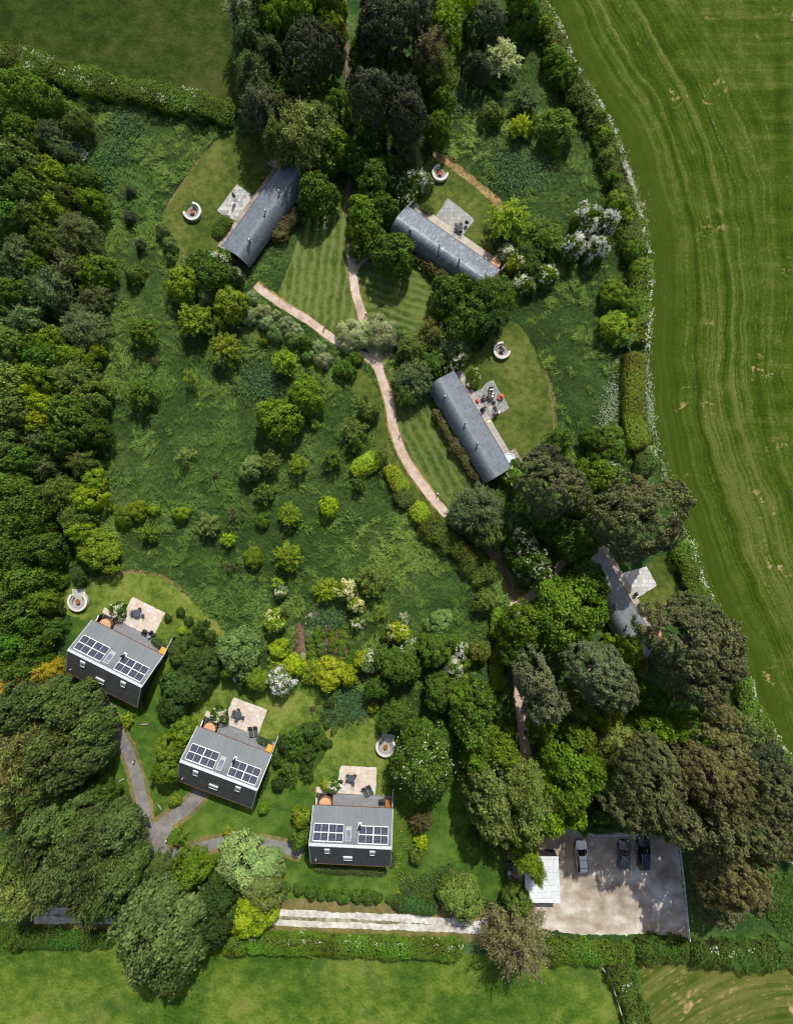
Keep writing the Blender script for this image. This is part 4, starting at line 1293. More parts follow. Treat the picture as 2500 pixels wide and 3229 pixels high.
def seated_person(p, rz, label, shirt, trousers, lean=-.12, knee=(.46, .50), foot=(.72, .06), hand=((.26, .30, .66), (-.26, .30, .66)), head_fwd=0.0, seat=.50, bare_leg=False):
    """faces local +y, pelvis at the origin"""
    t_ = thing('person', label, 'person', p, rz)
    s = seat
    ch = (0, lean, s + .42)
    nk = (0, lean * 1.15 + head_fwd * .35, s + .56)
    hd = (0, lean * 1.15 + head_fwd, s + .68)
    tp = (0, lean * 1.2 + head_fwd * 1.15, s + .80)
    J = [((0, 0, s + .06), .135), ((0, lean * .5, s + .22), .13), (ch, .135), (nk, .055), (hd, .088), (tp, .07)]
    E = [(0, 1), (1, 2), (2, 3), (3, 4), (4, 5)]
    for sx, hnd in ((1, hand[0]), (-1, hand[1])):
        b = len(J)
        sh = (sx * .185, lean, s + .47)
        el = ((sx * .27 + hnd[0]) / 2, (lean + hnd[1]) / 2 - .06, min(s + .26, hnd[2] + .08))
        J += [(sh, .062), (el, .043), (hnd, .03)]
        E += [(2, b), (b, b + 1), (b + 1, b + 2)]
        pm = len(J)
        hv = Vector((hnd[0] - el[0], hnd[1] - el[1], hnd[2] - el[2])).normalized()
        pal = Vector(hnd) + hv * .07
        J += [(tuple(pal), .03)]
        E += [(b + 2, pm)]
        side = hv.cross(Vector((0, 0, 1)))
        side = side.normalized() if side.length > .01 else Vector((1, 0, 0))
        for q, (off, ln) in enumerate(((-.03, .06), (-.01, .075), (.01, .07), (.03, .055))):
            J.append((tuple(pal + hv * ln + side * off + Vector((0, 0, -.015))), .009))
            E.append((pm, len(J) - 1))
        J.append((tuple(Vector(hnd) + hv * .045 + side * (-.055 * sx)), .011))
        E.append((b + 2, len(J) - 1))
    legs = []
    for sx in (1, -1):
        b = len(J)
        kn = (sx * .13, knee[0], knee[1])
        ft = (sx * .13, foot[0], foot[1] + .03)
        toe = (sx * .14, foot[0] + .16, foot[1])
        J += [((sx * .09, .06, s + .05), .085), (kn, .062), (ft, .042), (toe, .035)]
        E += [(0, b), (b, b + 1), (b + 1, b + 2), (b + 2, b + 3)]
        legs.append((kn, ft, toe))
    body = skin_body('body', J, E, M_skin, t_)
    # shirt: torso and upper arms
    SJ = [((0, lean * .1, s + .10), .150), ((0, lean * .5, s + .24), .147), ((0, lean, s + .43), .152), ((0, lean * 1.1 + head_fwd * .15, s + .52), .075)]
    SE = [(0, 1), (1, 2), (2, 3)]
    for sx, hnd in ((1, hand[0]), (-1, hand[1])):
        b = len(SJ)
        sh = (sx * .225, lean, s + .475)
        el = ((sx * .27 + hnd[0]) / 2, (lean + hnd[1]) / 2 - .06, min(s + .26, hnd[2] + .08))
        md = tuple((Vector(sh) * .35 + Vector(el) * .65))
        SJ += [(sh, .098), (md, .075)]
        SE += [(2, b), (b, b + 1)]
    skin_body('shirt', SJ, SE, shirt, t_)
    TJ = [((0, 0, s + .05), .150)]
    TE = []
    for (kn, ft, toe), sx in zip(legs, (1, -1)):
        b = len(TJ)
        TJ += [((sx * .10, .06, s + .05), .100), (kn, .078)]
        TE += [(0, b), (b, b + 1)]
        if not bare_leg:
            TJ += [(ft, .056)]
            TE += [(b + 1, b + 2)]
    skin_body('trousers', TJ, TE, trousers, t_)
    for (kn, ft, toe) in legs:
        sh = MB().box(((ft[0] + toe[0]) / 2, (ft[1] + toe[1]) / 2 + .02, ft[2] - .035), (.10, .27, .09)).build('shoe', M_dark, t_, bevel=.03)
    # hair cap and face
    hb = MB().lathe([(.0, .115), (.06, .10), (.098, .05), (.105, .0), (.09, -.05), (.0, -.05)], n=16).build('hair', M_hair, t_, True)
    hb.location = (hd[0], hd[1] - .022, hd[2] + .03)
    MB().box((hd[0], hd[1] + .095, hd[2] - .005), (.025, .03, .04)).build('nose', M_skin, t_, bevel=.008)
    for sx in (-1, 1):
        MB().lathe([(0, -.008), (.011, 0), (0, .008)], (hd[0] + sx * .034, hd[1] + .085, hd[2] + .02), 8).build('eye', M_dark, t_)
        MB().box((hd[0] + sx * .094, hd[1], hd[2]), (.02, .035, .055)).build('ear', M_skin, t_, bevel=.008)
    MB().box((hd[0], hd[1] + .088, hd[2] - .045), (.05, .012, .012)).build('mouth', M_orange, t_)
    return t_


seated_person(P3('p', 885, 1270, 0.0, .6), a_blue, 'person in bright blue shirt leaning back in an orange camping chair, legs stretched out', M_shirt_b, M_trouser, lean=-.22, knee=(.50, .46), foot=(.95, .12), hand=((.30, .26, .70), (-.30, .26, .70)))
seated_person(P3('p', 470, 1140, 0.0, .6), math.radians(-48), 'person in grey-blue shirt seated on the deck edge, bare lower legs stretched forward', M_shirt_g, M_trouser, lean=-.06, knee=(.47, .50), foot=(.85, .1), hand=((.17, .36, .62), (-.10, .40, .64)), head_fwd=.03, bare_leg=True)
seated_person(P3('p', 718, 500, 0.0, .6), math.radians(180), 'person in white top leaning over the dark round table', M_shirt_w, M_trouser, lean=.14, knee=(.42, .50), foot=(.46, .1), hand=((.22, .46, .85), (-.16, .48, .85)), head_fwd=.10)

# ------------------------------------------------------------------ cars
def car(px, py, rz, L_, Wd, H_, label, paint, estate, rails=False, roof_bars=False):
    x, y = W('cars', px, py, .8)
    t_ = thing('parked_car', label, 'car', (x, y, .04), rz, 'cars in the gravel car park')
    h = L_ / 2
    # plan stations: (y, half width, bonnet height at the centre, belt height)
    st = [(h, .30, .50, .46), (h - .04, .52, .60, .55), (h - .16, .70, .70, .64), (h - .40, .82, .78, .72), (h - .9, .93, .88, .82), (h - 1.25, .97, .94, .88), (h - 1.75, .98, .96, .91),
          (0, 1.0, .96, .93), (-h + 1.5, 1.0, .98, .95), (-h + .9, .98, 1.0, .95), (-h + .45, .93, .98, .92), (-h + .14, .84, .93, .86), (-h + .03, .72, .84, .75), (-h, .62, .70, .62)]
    if not estate: st = [(y_, w_, (z1 if y_ > -h + 1.0 else z1 + .0), z2) for y_, w_, z1, z2 in st]
    vs, fs = [], []
    q = 11
    for (yy, w_, zc_, zb) in st:
        w = w_ * Wd / 2
        half = [(w * .86, .20), (w * .97, .30), (w, .50), (w * .985, zb - .10), (w * .93, zb), (w * .5, zc_ - .015)]
        ring = [(-a, yy, b) for a, b in half] [:5] + [(-w * .5, yy, zc_ - .012), (0, yy, zc_), (w * .5, yy, zc_ - .012)] + [(a, yy, b) for a, b in reversed(half[:5])]
        q = len(ring)
        vs += ring
    for i in range(len(st) - 1):
        for k in range(q - 1):
            fs.append((i * q + k, i * q + k + 1, (i + 1) * q + k + 1, (i + 1) * q + k))
        fs.append((i * q + q - 1, i * q, (i + 1) * q, (i + 1) * q + q - 1))
    fs += [tuple(range(q)), tuple(reversed(range((len(st) - 1) * q, len(st) * q)))]
    b = MB().add(vs, fs).build('body', paint, t_, True)
    b.data.set_sharp_from_angle(angle=.7)
    bw = Wd / 2 * .90
    rw = Wd / 2 * .66
    ws0, ws1 = h - 1.22, h - 1.98          # foot and head of the windscreen
    if estate: r0, r1 = -h + .42, -h + .12
    else: r0, r1 = -h + 1.55, -h + .85      # rear glass head and foot
    zb, zr = .93, H_

    def patch(nm, quad, m, sub=6, bulge=.05, th=0):
        A, B, C, D = [Vector(p) for p in quad]
        v_, f_ = [], []
        for j in range(sub + 1):
            for i in range(sub + 1):
                a, c = i / sub, j / sub
                p = (A * (1 - a) + B * a) * (1 - c) + (D * (1 - a) + C * a) * c
                n_ = (B - A).cross(D - A).normalized()
                v_.append(p + n_ * bulge * 4 * a * (1 - a))
        for j in range(sub):
            for i in range(sub):
                k = j * (sub + 1) + i
                f_.append((k, k + 1, k + sub + 2, k + sub + 1))
        o = MB().add(v_, f_).build(nm, m, t_, True)
        return o
    patch('windscreen', ((-bw * .93, ws0, zb), (bw * .93, ws0, zb), (rw, ws1, zr - .03), (-rw, ws1, zr - .03)), M_carglass, bulge=.04)
    patch('rear_window', ((bw * .86, r1, zb + (.05 if estate else .02)), (-bw * .86, r1, zb + (.05 if estate else .02)), (-rw * .95, r0, zr - .05), (rw * .95, r0, zr - .05)), M_carglass, bulge=.03)
    for sx in (-1, 1):
        q4 = ((sx * bw, ws0 - .05, zb - .01), (sx * bw * .97, r1 + .05, zb - .01), (sx * rw * .98, r0, zr - .04), (sx * rw, ws1, zr - .03))
        patch('side_window', q4 if sx < 0 else (q4[1], q4[0], q4[3], q4[2]), M_carglass, bulge=.02)
    # roof
    rf = []
    nn, ff = 8, []
    for j in range(nn + 1):
        c = j / nn
        yy = ws1 * (1 - c) + r0 * c
        for i in range(nn + 1):
            a = i / nn * 2 - 1
            rf.append((a * rw * (1.0 - .05 * c), yy, zr - .03 + .05 * (1 - a * a) + .02 * math.sin(c * 3.1) - (.02 * c)))
    for j in range(nn):
        for i in range(nn):
            k = j * 9 + i
            ff.append((k, k + 1, k + 10, k + 9))
    MB().add(rf, ff).build('roof', paint, t_, True)
    for sx in (-1, 1):      # pillars
        MB().bar((sx * bw * .94, ws0, zb), (sx * rw, ws1, zr - .02), .05, .05).build('pillar', paint, t_)
        MB().bar((sx * bw * .88, r1, zb), (sx * rw * .96, r0, zr - .03), .07, .05).build('pillar', paint, t_)
        MB().bar((sx * bw * .98, -.1, zb), (sx * rw, -.14, zr - .03), .05, .05).build('pillar', M_dark, t_)
        mi = MB().box((sx * (Wd / 2 + .09), ws0 - .22, .98), (.20, .12, .13)).build('wing_mirror', paint if not estate else M_steel, t_, bevel=.03)
        if rails: MB().tube([(sx * rw * .92, ws1 - .1, zr + .02), (sx * rw * .93, ws1 - .3, zr + .07), (sx * rw * .9, r0 + .25, zr + .06), (sx * rw * .88, r0 + .08, zr)], .018, 6).build('roof_rail', M_dark if paint is M_silver else M_steel, t_)
        for yy in (h - .86, -h + .88):
            wh = MB().lathe([(.20, -.1), (.30, -.105), (.325, -.06), (.325, .06), (.30, .105), (.20, .1)], n=22).build('wheel', M_dark, t_)
            wh.rotation_euler = (0, math.pi / 2, 0)
            wh.location = (sx * (Wd / 2 - .13), yy, .325)
            MB().lathe([(0, .07), (.06, .085), (.2, .06), (.2, -.06), (0, -.06)], n=14).build('rim', M_steel, wh)
        MB().box((sx * Wd * .325, h - .13, .66), (.26, .18, .12), sx * -.55).build('headlight', M_lamp, t_, bevel=.03)
        MB().box((sx * Wd * .38, -h + .10, .84), (.18, .14, .14)).build('tail_light', M_tail, t_, bevel=.02)
    MB().box((0, h - .03, .50), (Wd * .5, .06, .16)).build('grille', M_dark, t_)
    MB().box((0, -h - .005, .62), (.52, .02, .11)).build('number_plate', plain('yellow_plate', (.7, .5, .05), .5), t_)
    # seams of bonnet
    for sx in (-1, 1):
        MB().tube([(sx * Wd * .37, h - 1.35, .935), (sx * Wd * .33, h - .7, .855), (sx * Wd * .24, h - .35, .775)], .010, 5).build('bonnet_line', M_dark, t_)
    if roof_bars:
        for yy in (ws1 - .62, r0 + .55): MB().bar((-rw * .98, yy, zr + .035), (rw * .98, yy, zr + .035), .035, .03).build('roof_bar', M_dark, t_)
    # seats glimpsed through the glass
    for sx in (-1, 1):
        MB().box((sx * .36, .15, .62), (.46, .5, .25)).box((sx * .36, -.12, .92), (.44, .14, .45)).build('front_seat', plain('grey_upholstery', (.12, .12, .12), .8), t_, bevel=.04)
    return t_


t = NT('silver_paint')
M_silver = t.finish((.84, .87, .90), .30, .12, .5, coat=.6)
t = NT('grey_paint')
M_grey_p = t.finish((.12, .125, .13), .32, .4, .5, coat=.6)
t = NT('navy_paint')
M_navy = t.finish((.012, .020, .042), .25, .3, .5, coat=.8)
t = NT('car_glass')
M_carglass = t.finish((.015, .02, .022), .05, 0, .6, coat=.5)
M_lamp = plain('lamp_glass', (.7, .72, .74), .1, .1, .05)
M_tail = plain('red_lamp', (.4, .01, .01), .2)
car(307, 455, math.radians(4.3), 4.70, 1.80, 1.46, 'silver estate car with dark roof bars, parked at a slight angle near the shed', M_silver, True, True, True)
car(1056, 425, math.radians(1.0), 4.10, 1.74, 1.36, 'grey saloon car parked next to the dark blue estate', M_grey_p, False)
car(1410, 405, math.radians(2.0), 4.75, 1.86, 1.62, 'dark navy estate car with bright roof rails, its bonnet under the pine', M_navy, True, True)

# ------------------------------------------------------------------ fences, bins, lights, logs
def rail_fence(name, pts, label, h=.75, gap=1.8, m=None):
    m = m or M_rail
    t_ = thing(name, label, 'fence', (0, 0, 0))
    P, s_ = resample(pts, gap)
    for p in P:
        MB().box((p[0], p[1], h / 2), (.10, .10, h)).build('post', m, t_)
    for a, b in zip(P[:-1], P[1:]):
        r = MB()
        for z in (h * .5, h):
            r.bar((a[0], a[1], z), (b[0], b[1], z), .13 if z == h else .05, .05)
        r.build('rail', m, t_)
    return t_


M_wrail = plain('whitened_rail', (.56, .58, .60), .6, var=.35, scale=2)
rail_fence('rail_fence', T('12', (1005, 600), (1018, 700), (1036, 850), (1052, 1020), (1070, 1190)), 'long pale rail fence along the pine side of the car park', m=M_wrail)
rail_fence('rail_fence', T('12', (525, 565), (660, 562), (810, 556)), 'pale rail fence above the grey and navy cars', m=M_wrail)
rail_fence('rail_fence', T('12', (380, 518), (440, 540), (505, 563)), 'short slanting pale rail fence above the silver car', m=M_wrail)
rail_fence('wire_fence', T('12', (525, 1300), (590, 1390), (625, 1480), (660, 1600), (700, 1720)), 'thin post fence beside the cross hedge of the lower pasture', h=1.0, gap=2.6)
rail_fence('wall_capping_fence', T('s', (230, 290), (620, 285)), 'low timber fence across the top of the bin yard', h=1.1, gap=1.5, m=M_timber)


def bin_(tile, x, y, body, lid, label, rz=0.0):
    t_ = thing('wheelie_bin', label, 'bin', P3(tile, x, y, .04, .9), rz, 'bins beside the shed')
    mb = MB()
    vs = [(sx * a, sy * b, z) for z, a, b in ((.08, .2, .24), (.95, .28, .34)) for sx, sy in ((-1, -1), (1, -1), (1, 1), (-1, 1))]
    mb.add(vs, [(3, 2, 1, 0), (4, 5, 6, 7)] + [(i, (i + 1) % 4, 4 + (i + 1) % 4, 4 + i) for i in range(4)]).build('body', body, t_)
    MB().box((0, .02, .99), (.62, .74, .06)).build('lid', lid, t_, bevel=.03)
    MB().tube([(-.25, .40, .95), (.25, .40, .95)], .02, 6).build('handle', body, t_)
    for sx in (-1, 1):
        w = MB().lathe([(0, -.03), (.1, -.03), (.1, .03), (0, .03)], n=14).build('wheel', M_dark, t_)
        w.rotation_euler = (0, math.pi / 2, 0)
        w.location = (sx * .26, .26, .1)


Mb = plain('grey_bin_plastic', (.06, .065, .07), .6)
bin_('s', 305, 555, Mb, Mb, 'dark grey wheelie bin beside the shed, the upper of the pair', math.pi / 2)
bin_('s', 310, 645, Mb, Mb, 'dark grey wheelie bin beside the shed, the lower of the pair', math.pi / 2)
M_lb = plain('pale_blue_plastic', (.45, .62, .66), .5)
rb = thing('recycling_box', 'pale blue recycling box below the two wheelie bins', 'box', P3('s', 290, 735, .04, .3), .05)
MB().box((0, 0, .16), (.34, .5, .32)).build('body', M_lb, rb, bevel=.02)
MB().box((0, 0, .335), (.38, .54, .03)).build('rim', M_lb, rb)
sk = thing('plastic_sack', 'blue and white plastic sack at the lower end of the bin yard', 'sack', P3('s', 325, 830, .04, .3), .4)
MB().lathe([(0, 0), (.24, .03), (.28, .2), (.2, .38), (.06, .46), (.09, .55), (0, .52)], n=14).build('body', plain('blue_sack', (.16, .27, .38), .4, var=.6, scale=4), sk, True)

for i, (tile, x, y, lab) in enumerate((('5', 665, 358, 'beside the pink path above the clipped pair of shrubs'), ('5', 418, 442, 'beside the pink path to the striped-lawn cabin'), ('5', 865, 1075, 'halfway along the pink path by the copper hedge'),
                                       ('5', 1088, 1422, 'at the lower bend of the pink path'), ('10', 801, 128, 'at the edge of the grey path by the first cottage'), ('10', 1422, 600, 'along the grey path to the drive cottage'), ('10', 995, 592, 'at the fork of the grey paths'))):
    t_ = thing('path_light', 'short post light ' + lab, 'path light', P3(tile, x, y, .02), .3 * i, 'short post lights along the paths')
    MB().box((0, 0, .4), (.14, .14, .8)).build('post', M_timber, t_)
    MB().box((0, 0, .82), (.19, .19, .05)).build('cap', M_trim if i not in (1, 2) else M_rail, t_)
M_log = plain('grey_log', (.30, .27, .22), .85, var=.3, scale=6)
for i, (tile, x, y, a, l, lab) in enumerate((('7', 858, 1285, 8, 1.0, 'weathered log on the grass between the first two cottages'), ('10', 722, 246, 35, .95, 'weathered log on the grass beside the upper grey path'),
                                            ('10', 950, 406, -55, 1.0, 'weathered log in the fork of the grey paths'), ('7', 683, 1187, 70, .7, 'short log against the back of the cottage by the wood'))):
    t_ = tag(MB().tube([(-l / 2, 0, .12), (-l * .2, .03, .13), (l * .2, -.02, .14), (l / 2, 0, .11)], [.09, .12, .13, .10], 10).build('log', M_log, None, True), lab, 'log')
    t_.location = P3(tile, x, y, 0)
    t_.rotation_euler = (0, 0, math.radians(a))

# ring of rubble stones above the vegetable plot, each stone a thing
rs = random.Random(4)
stone_mats = [plain('rubble_%s' % n, c, .9, var=.2, scale=5) for n, c in (('pale', (.52, .5, .48)), ('buff', (.50, .42, .33)), ('pink', (.42, .30, .25)), ('grey', (.36, .37, .39)))]
words_ = ['pale', 'buff', 'pinkish', 'grey']
k_ = 0
for i in range(34):
    a, r = rs.uniform(0, 6.28), abs(rs.gauss(0, 70))
    x, y = 790 + r * math.cos(a) * 1.1, 265 + r * math.sin(a)
    q = rs.randrange(4)
    bm = bmesh.new()
    bmesh.ops.create_icosphere(bm, subdivisions=1, radius=1)
    for v in bm.verts: v.co *= rs.uniform(.75, 1.2)
    me = bpy.data.meshes.new('rubble_stone')
    bm.to_mesh(me)
    bm.free()
    o = tag(link_mesh('rubble_stone', me, stone_mats[q]), words_[q] + ' rubble stone in the heap above the vegetable plot', 'stone', 'rubble stones in the heap')
    s_ = rs.uniform(.10, .30)
    o.scale = (s_ * 1.2, s_, s_ * .6)
    o.rotation_euler = (0, 0, rs.uniform(0, 6))
    o.location = P3('g', x, y, .08 + .1 * max(0, 1 - r / 80))
# ================================================================== VEGETATION
def leaf_material(name, trans=.30, hue=.022, vmin=.40, vmax=1.85, rough=.55):
    t = NT(name)
    a = t.n('ShaderNodeAttribute', attribute_name='tone')
    oi = t.n('ShaderNodeObjectInfo')
    base = oi.outputs['Color']
    hs = t.n('ShaderNodeHueSaturation')
    t.l(base, hs.inputs['Color'])
    sp = t.n('ShaderNodeSeparateXYZ')
    t.l(a.outputs['Vector'], sp.inputs[0])
    t.l(t.math('MULTIPLY_ADD', sp.outputs[0], vmax - vmin, vmin), hs.inputs['Value'])
    t.l(t.math('MULTIPLY_ADD', sp.outputs[1], hue * 2, .5 - hue), hs.inputs['Hue'])
    hs.inputs['Saturation'].default_value = 1.0
    col = hs.outputs[0]
    b = t.n('ShaderNodeBsdfPrincipled')
    t.l(col, b.inputs['Base Color'])
    b.inputs['Roughness'].default_value = rough
    b.inputs['Specular IOR Level'].default_value = .22
    tr = t.n('ShaderNodeBsdfTranslucent')
    br = t.n('ShaderNodeHueSaturation')
    t.l(col, br.inputs['Color'])
    br.inputs['Hue'].default_value = .485
    br.inputs['Value'].default_value = 1.5
    t.l(br.outputs[0], tr.inputs[0])
    mx = t.n('ShaderNodeMixShader')
    mx.inputs[0].default_value = trans
    t.l(b.outputs[0], mx.inputs[1])
    t.l(tr.outputs[0], mx.inputs[2])
    t.l(mx.outputs[0], t.out.inputs[0])
    return t.m


M_leaf = leaf_material('leaves')
M_needle = leaf_material('needles', trans=.08, hue=.025, vmin=.4, vmax=1.95, rough=.7)
M_petal = leaf_material('petals', trans=.3, hue=.01, vmin=.8, vmax=1.15)
M_blade = leaf_material('grass_blades', trans=.3, hue=.026, vmin=.36, vmax=2.1)
M_bark = plain('bark', (.11, .085, .065), .9, var=.35, scale=5)
M_pale_bark = plain('pale_bark', (.34, .30, .25), .9, var=.3, scale=5)


def unit(v):
    return v / (np.linalg.norm(v, axis=1)[:, None] + 1e-9)


def leaf_mesh(name, P, N, L, Wd, tone, D=None, rs=None, fold=.25):
    """diamond leaves folded along the midrib; tone = (lightness, hue) per leaf"""
    n = len(P)
    N = unit(N)
    if D is None: D = rs.normal(0, 1, (n, 3))
    Tn = unit(D - (D * N).sum(1)[:, None] * N)
    B = np.cross(N, Tn)
    L = np.broadcast_to(L, (n,))[:, None]
    Wd = np.broadcast_to(Wd, (n,))[:, None]
    v = np.empty((n, 4, 3), np.float32)
    v[:, 0] = P - Tn * L * .5
    v[:, 1] = P + B * Wd * .5 + N * Wd * fold * .5 + Tn * L * .05
    v[:, 2] = P + Tn * L * .5
    v[:, 3] = P - B * Wd * .5 + N * Wd * fold * .5 + Tn * L * .05
    me = bpy.data.meshes.new(name)
    me.vertices.add(n * 4)
    me.vertices.foreach_set('co', v.ravel())
    me.loops.add(n * 4)
    me.loops.foreach_set('vertex_index', np.arange(n * 4, dtype=np.int32))
    me.polygons.add(n)
    me.polygons.foreach_set('loop_start', np.arange(0, n * 4, 4, dtype=np.int32))
    me.polygons.foreach_set('loop_total', np.full(n, 4, np.int32))
    at = me.attributes.new('tone', 'FLOAT_VECTOR', 'FACE')
    tv = np.zeros((n, 3), np.float32)
    tv[:, :2] = np.clip(tone, 0, 1)
    at.data.foreach_set('vector', tv.ravel())
    me.update(calc_edges=True)
    return me


def sph(rs, n):
    v = rs.normal(0, 1, (n, 3))
    return unit(v)


def lobes(rs, R, V, nl, lr, hemi):
    """centres and radii of leaf clumps over a dome of radius R and half height V"""
    k = np.arange(nl) + .5
    z = hemi + (1 - hemi) * (k / nl)
    z = np.clip(z + rs.normal(0, .06, nl), -1, 1)
    a = k * 2.39996 + rs.normal(0, .35, nl)
    q = np.sqrt(1 - z * z)
    f = rs.uniform(.88, 1.04, nl)
    lump = 1 + .16 * np.sin(a * 2 + rs.uniform(0, 6)) + .13 * np.sin(a * 3 + rs.uniform(0, 6)) + .09 * np.sin(a * 5 + rs.uniform(0, 6))
    C = np.c_[np.cos(a) * q * lump, np.sin(a) * q * lump, z] * f[:, None] * np.array([max(.05, R - lr * .75), max(.05, R - lr * .75), max(.05, V - lr * .6)])
    return C, lr * rs.uniform(.6, 1.3, nl)


def crown_round(name, seed, R, V, nl, lr, n, leaf, hemi=-.25, rough=.55, flat=.85, aspect=.62, side=1.0, spread=.12):
    rs = np.random.RandomState(seed)
    C, r = lobes(rs, R, V, nl, lr, hemi)
    which = rs.choice(nl, n, p=r ** 2 / (r ** 2).sum())
    out = unit(C + np.array([0, 0, .3 * V]))[which]
    d = sph(rs, n)
    d = unit(d + out * .75 * side)
    rad = r[which] * (1 - np.abs(rs.normal(0, spread, n))) * np.where(rs.uniform(0, 1, n) < .16, rs.uniform(1.05, 1.5, n), rs.uniform(.85, 1.12, n))
    P = C[which] + d * rad[:, None] * np.array([1, 1, flat])
    keep = np.ones(n, bool)
    for j in range(nl):
        q = (P - C[j]) / np.array([1, 1, flat])
        keep &= ~((np.einsum('ij,ij->i', q, q) < (r[j] * .72) ** 2) & (which != j))
    P, d, which = P[keep], d[keep], which[keep]
    n = len(P)
    N = d * .55 + out[keep] * .35 + rs.normal(0, rough * .8, (n, 3)) + np.array([0, .12, .4])
    lt = rs.uniform(0, 1, nl)[which] * .35 + rs.uniform(0, 1, n) * .65
    hu = rs.uniform(0, 1, nl)[which] * .6 + rs.uniform(0, 1, n) * .4
    sz = leaf * rs.uniform(.65, 1.35, n)
    return leaf_mesh(name, P, N, sz, sz * aspect, np.c_[lt, hu], rs=rs), C


def crown_spray(name, seed, R, V, nb, per, leaf, droop=.0, lift=.6, aspect=.45, wind=None, thick=.13, rough=.6, dome=True):
    """leafy branches that radiate from the stem: a star-like, jagged outline"""
    rs = np.random.RandomState(seed)
    P, N, D, TN = [], [], [], []
    for b in range(nb):
        z = rs.uniform(-.15, 1) if dome else rs.uniform(-.6, 1)
        a = b * 2.39996 + rs.normal(0, .3)
        q = math.sqrt(max(0, 1 - z * z))
        ln = rs.uniform(.72, 1.12)
        e = np.array([math.cos(a) * q * R, math.sin(a) * q * R, z * V]) * ln
        if wind is not None: e = e + np.array(wind) * rs.uniform(.5, 1.2) * R
        s0 = np.array([0, 0, -V * .3 + .25 * z * V])
        tt = rs.uniform(.28, 1.0, per) ** .8
        base = s0 + (e - s0) * tt[:, None]
        base[:, 2] += lift * V * .25 * np.sin(tt * 3.1) - droop * V * tt ** 2 * .5
        wdt = thick * R * (1.25 - tt)[:, None] + .02 * R
        p = base + rs.normal(0, 1, (per, 3)) * wdt
        dirv = unit(np.tile(e - s0, (per, 1)) + rs.normal(0, .45, (per, 3)) * np.linalg.norm(e - s0) * .8)
        nn = np.array([0, 0, 1.0]) + rs.normal(0, rough, (per, 3)) + .4 * unit(p + 1e-6)
        P.append(p), N.append(nn), D.append(dirv)
        TN.append(np.c_[rs.uniform(0, 1, per) * .55 + .2 * tt + rs.uniform(0, .25), rs.uniform(0, 1, per) * .4 + rs.uniform(0, .6)])
    P, N, D, TN = map(np.vstack, (P, N, D, TN))
    sz = leaf * rs.uniform(.65, 1.4, len(P))
    return leaf_mesh(name, P, N, sz, sz * aspect, TN, D, rs), None


def petals(name, seed, R, V, n, size, cover=1.0, hemi=-.1, nl=30, lr=.3, per=7):
    """flower heads in small clusters over the upper side of a crown"""
    rs = np.random.RandomState(seed)
    C, r = lobes(rs, R, V, nl, lr, hemi)
    m = n // per
    w = rs.choice(nl, m, p=r ** 2 / (r ** 2).sum())
    d = unit(sph(rs, m) + unit(C)[w] * .9 + np.array([0, 0, .7]))
    c = C[w] + d * (r[w] * 1.03)[:, None]
    c = np.repeat(c, per, 0) + rs.normal(0, size * .75, (m * per, 3))
    N = np.repeat(d, per, 0) + rs.normal(0, .35, (m * per, 3)) + np.array([0, 0, .5])
    sz = size * rs.uniform(.6, 1.2, m * per)
    return leaf_mesh(name, c, N, sz, sz * .9, np.c_[rs.uniform(0, 1, m * per), rs.uniform(0, 1, m * per)], rs=rs)


def trunk_mesh(name, seed, nlimb=7, reach=.72):
    """unit trunk: height 1, crown radius 1; tapered stem with limbs"""
    rs = np.random.RandomState(seed)
    mb = MB()
    mb.tube([(0, 0, -.02), (.01, .01, .2), (-.02, .02, .5), (.02, -.01, .8), (.0, .0, .95)], [.075, .055, .045, .03, .012], 8)
    for k in range(nlimb):
        a = k * 2.4 + rs.uniform(-.4, .4)
        z0 = rs.uniform(.3, .7)
        L = reach * rs.uniform(.7, 1.1)
        pts = [(0, 0, z0)]
        for s in (.35, .7, 1.0):
            pts.append((math.cos(a + rs.uniform(-.2, .2)) * L * s, math.sin(a + rs.uniform(-.2, .2)) * L * s, z0 + (.92 - z0) * s * rs.uniform(.75, 1.05)))
        mb.tube(pts, [.032, .022, .015, .005], 6)
    me = mb.mesh(name, True)
    return me


TRUNKS = [trunk_mesh('trunk', s) for s in (1, 2, 3)]
for me in TRUNKS: me.materials.append(M_bark)
PINE_TRUNKS = [trunk_mesh('trunk', s, 9, .74) for s in (11, 12)]
for me in PINE_TRUNKS: me.materials.append(M_pale_bark)

# prototypes: family -> size class -> (nominal R, nominal half-height, [meshes])
PROTO = {}


def proto(fam, size, R, V, mk, n=3, m=None):
    L = []
    for s in range(n):
        r = mk(100 * len(PROTO) + s + 7)
        me = r[0] if isinstance(r, tuple) else r
        me.materials.append(m or M_leaf)
        L.append(me)
    PROTO[fam, size] = (R, V, L)


proto('R', 'b', 4.6, 3.4, lambda s: crown_round('crown', s, 4.6, 3.4, 150, .82, 20000, .32), 4)
proto('R', 'm', 2.5, 2.0, lambda s: crown_round('crown', s, 2.5, 2.0, 80, .52, 8500, .25), 4)
proto('R', 's', 1.1, 1.0, lambda s: crown_round('crown', s, 1.1, 1.0, 42, .32, 2800, .17), 3)
proto('P', 'b', 5.0, 3.6, lambda s: crown_round('crown', s, 5.0, 3.6, 420, .46, 32000, .26, rough=.6, flat=.7, aspect=.5, spread=.35), 4, M_needle)
proto('P', 'm', 2.6, 2.4, lambda s: crown_round('crown', s, 2.6, 2.4, 130, .42, 9500, .23, rough=.6, flat=.7, aspect=.5, spread=.35), 2, M_needle)
proto('W', 'b', 4.2, 3.2, lambda s: crown_spray('crown', s, 4.2, 3.2, 130, 95, .46, droop=.5, aspect=.26, wind=(-.10, -.10, 0), thick=.10, rough=.5), 3)
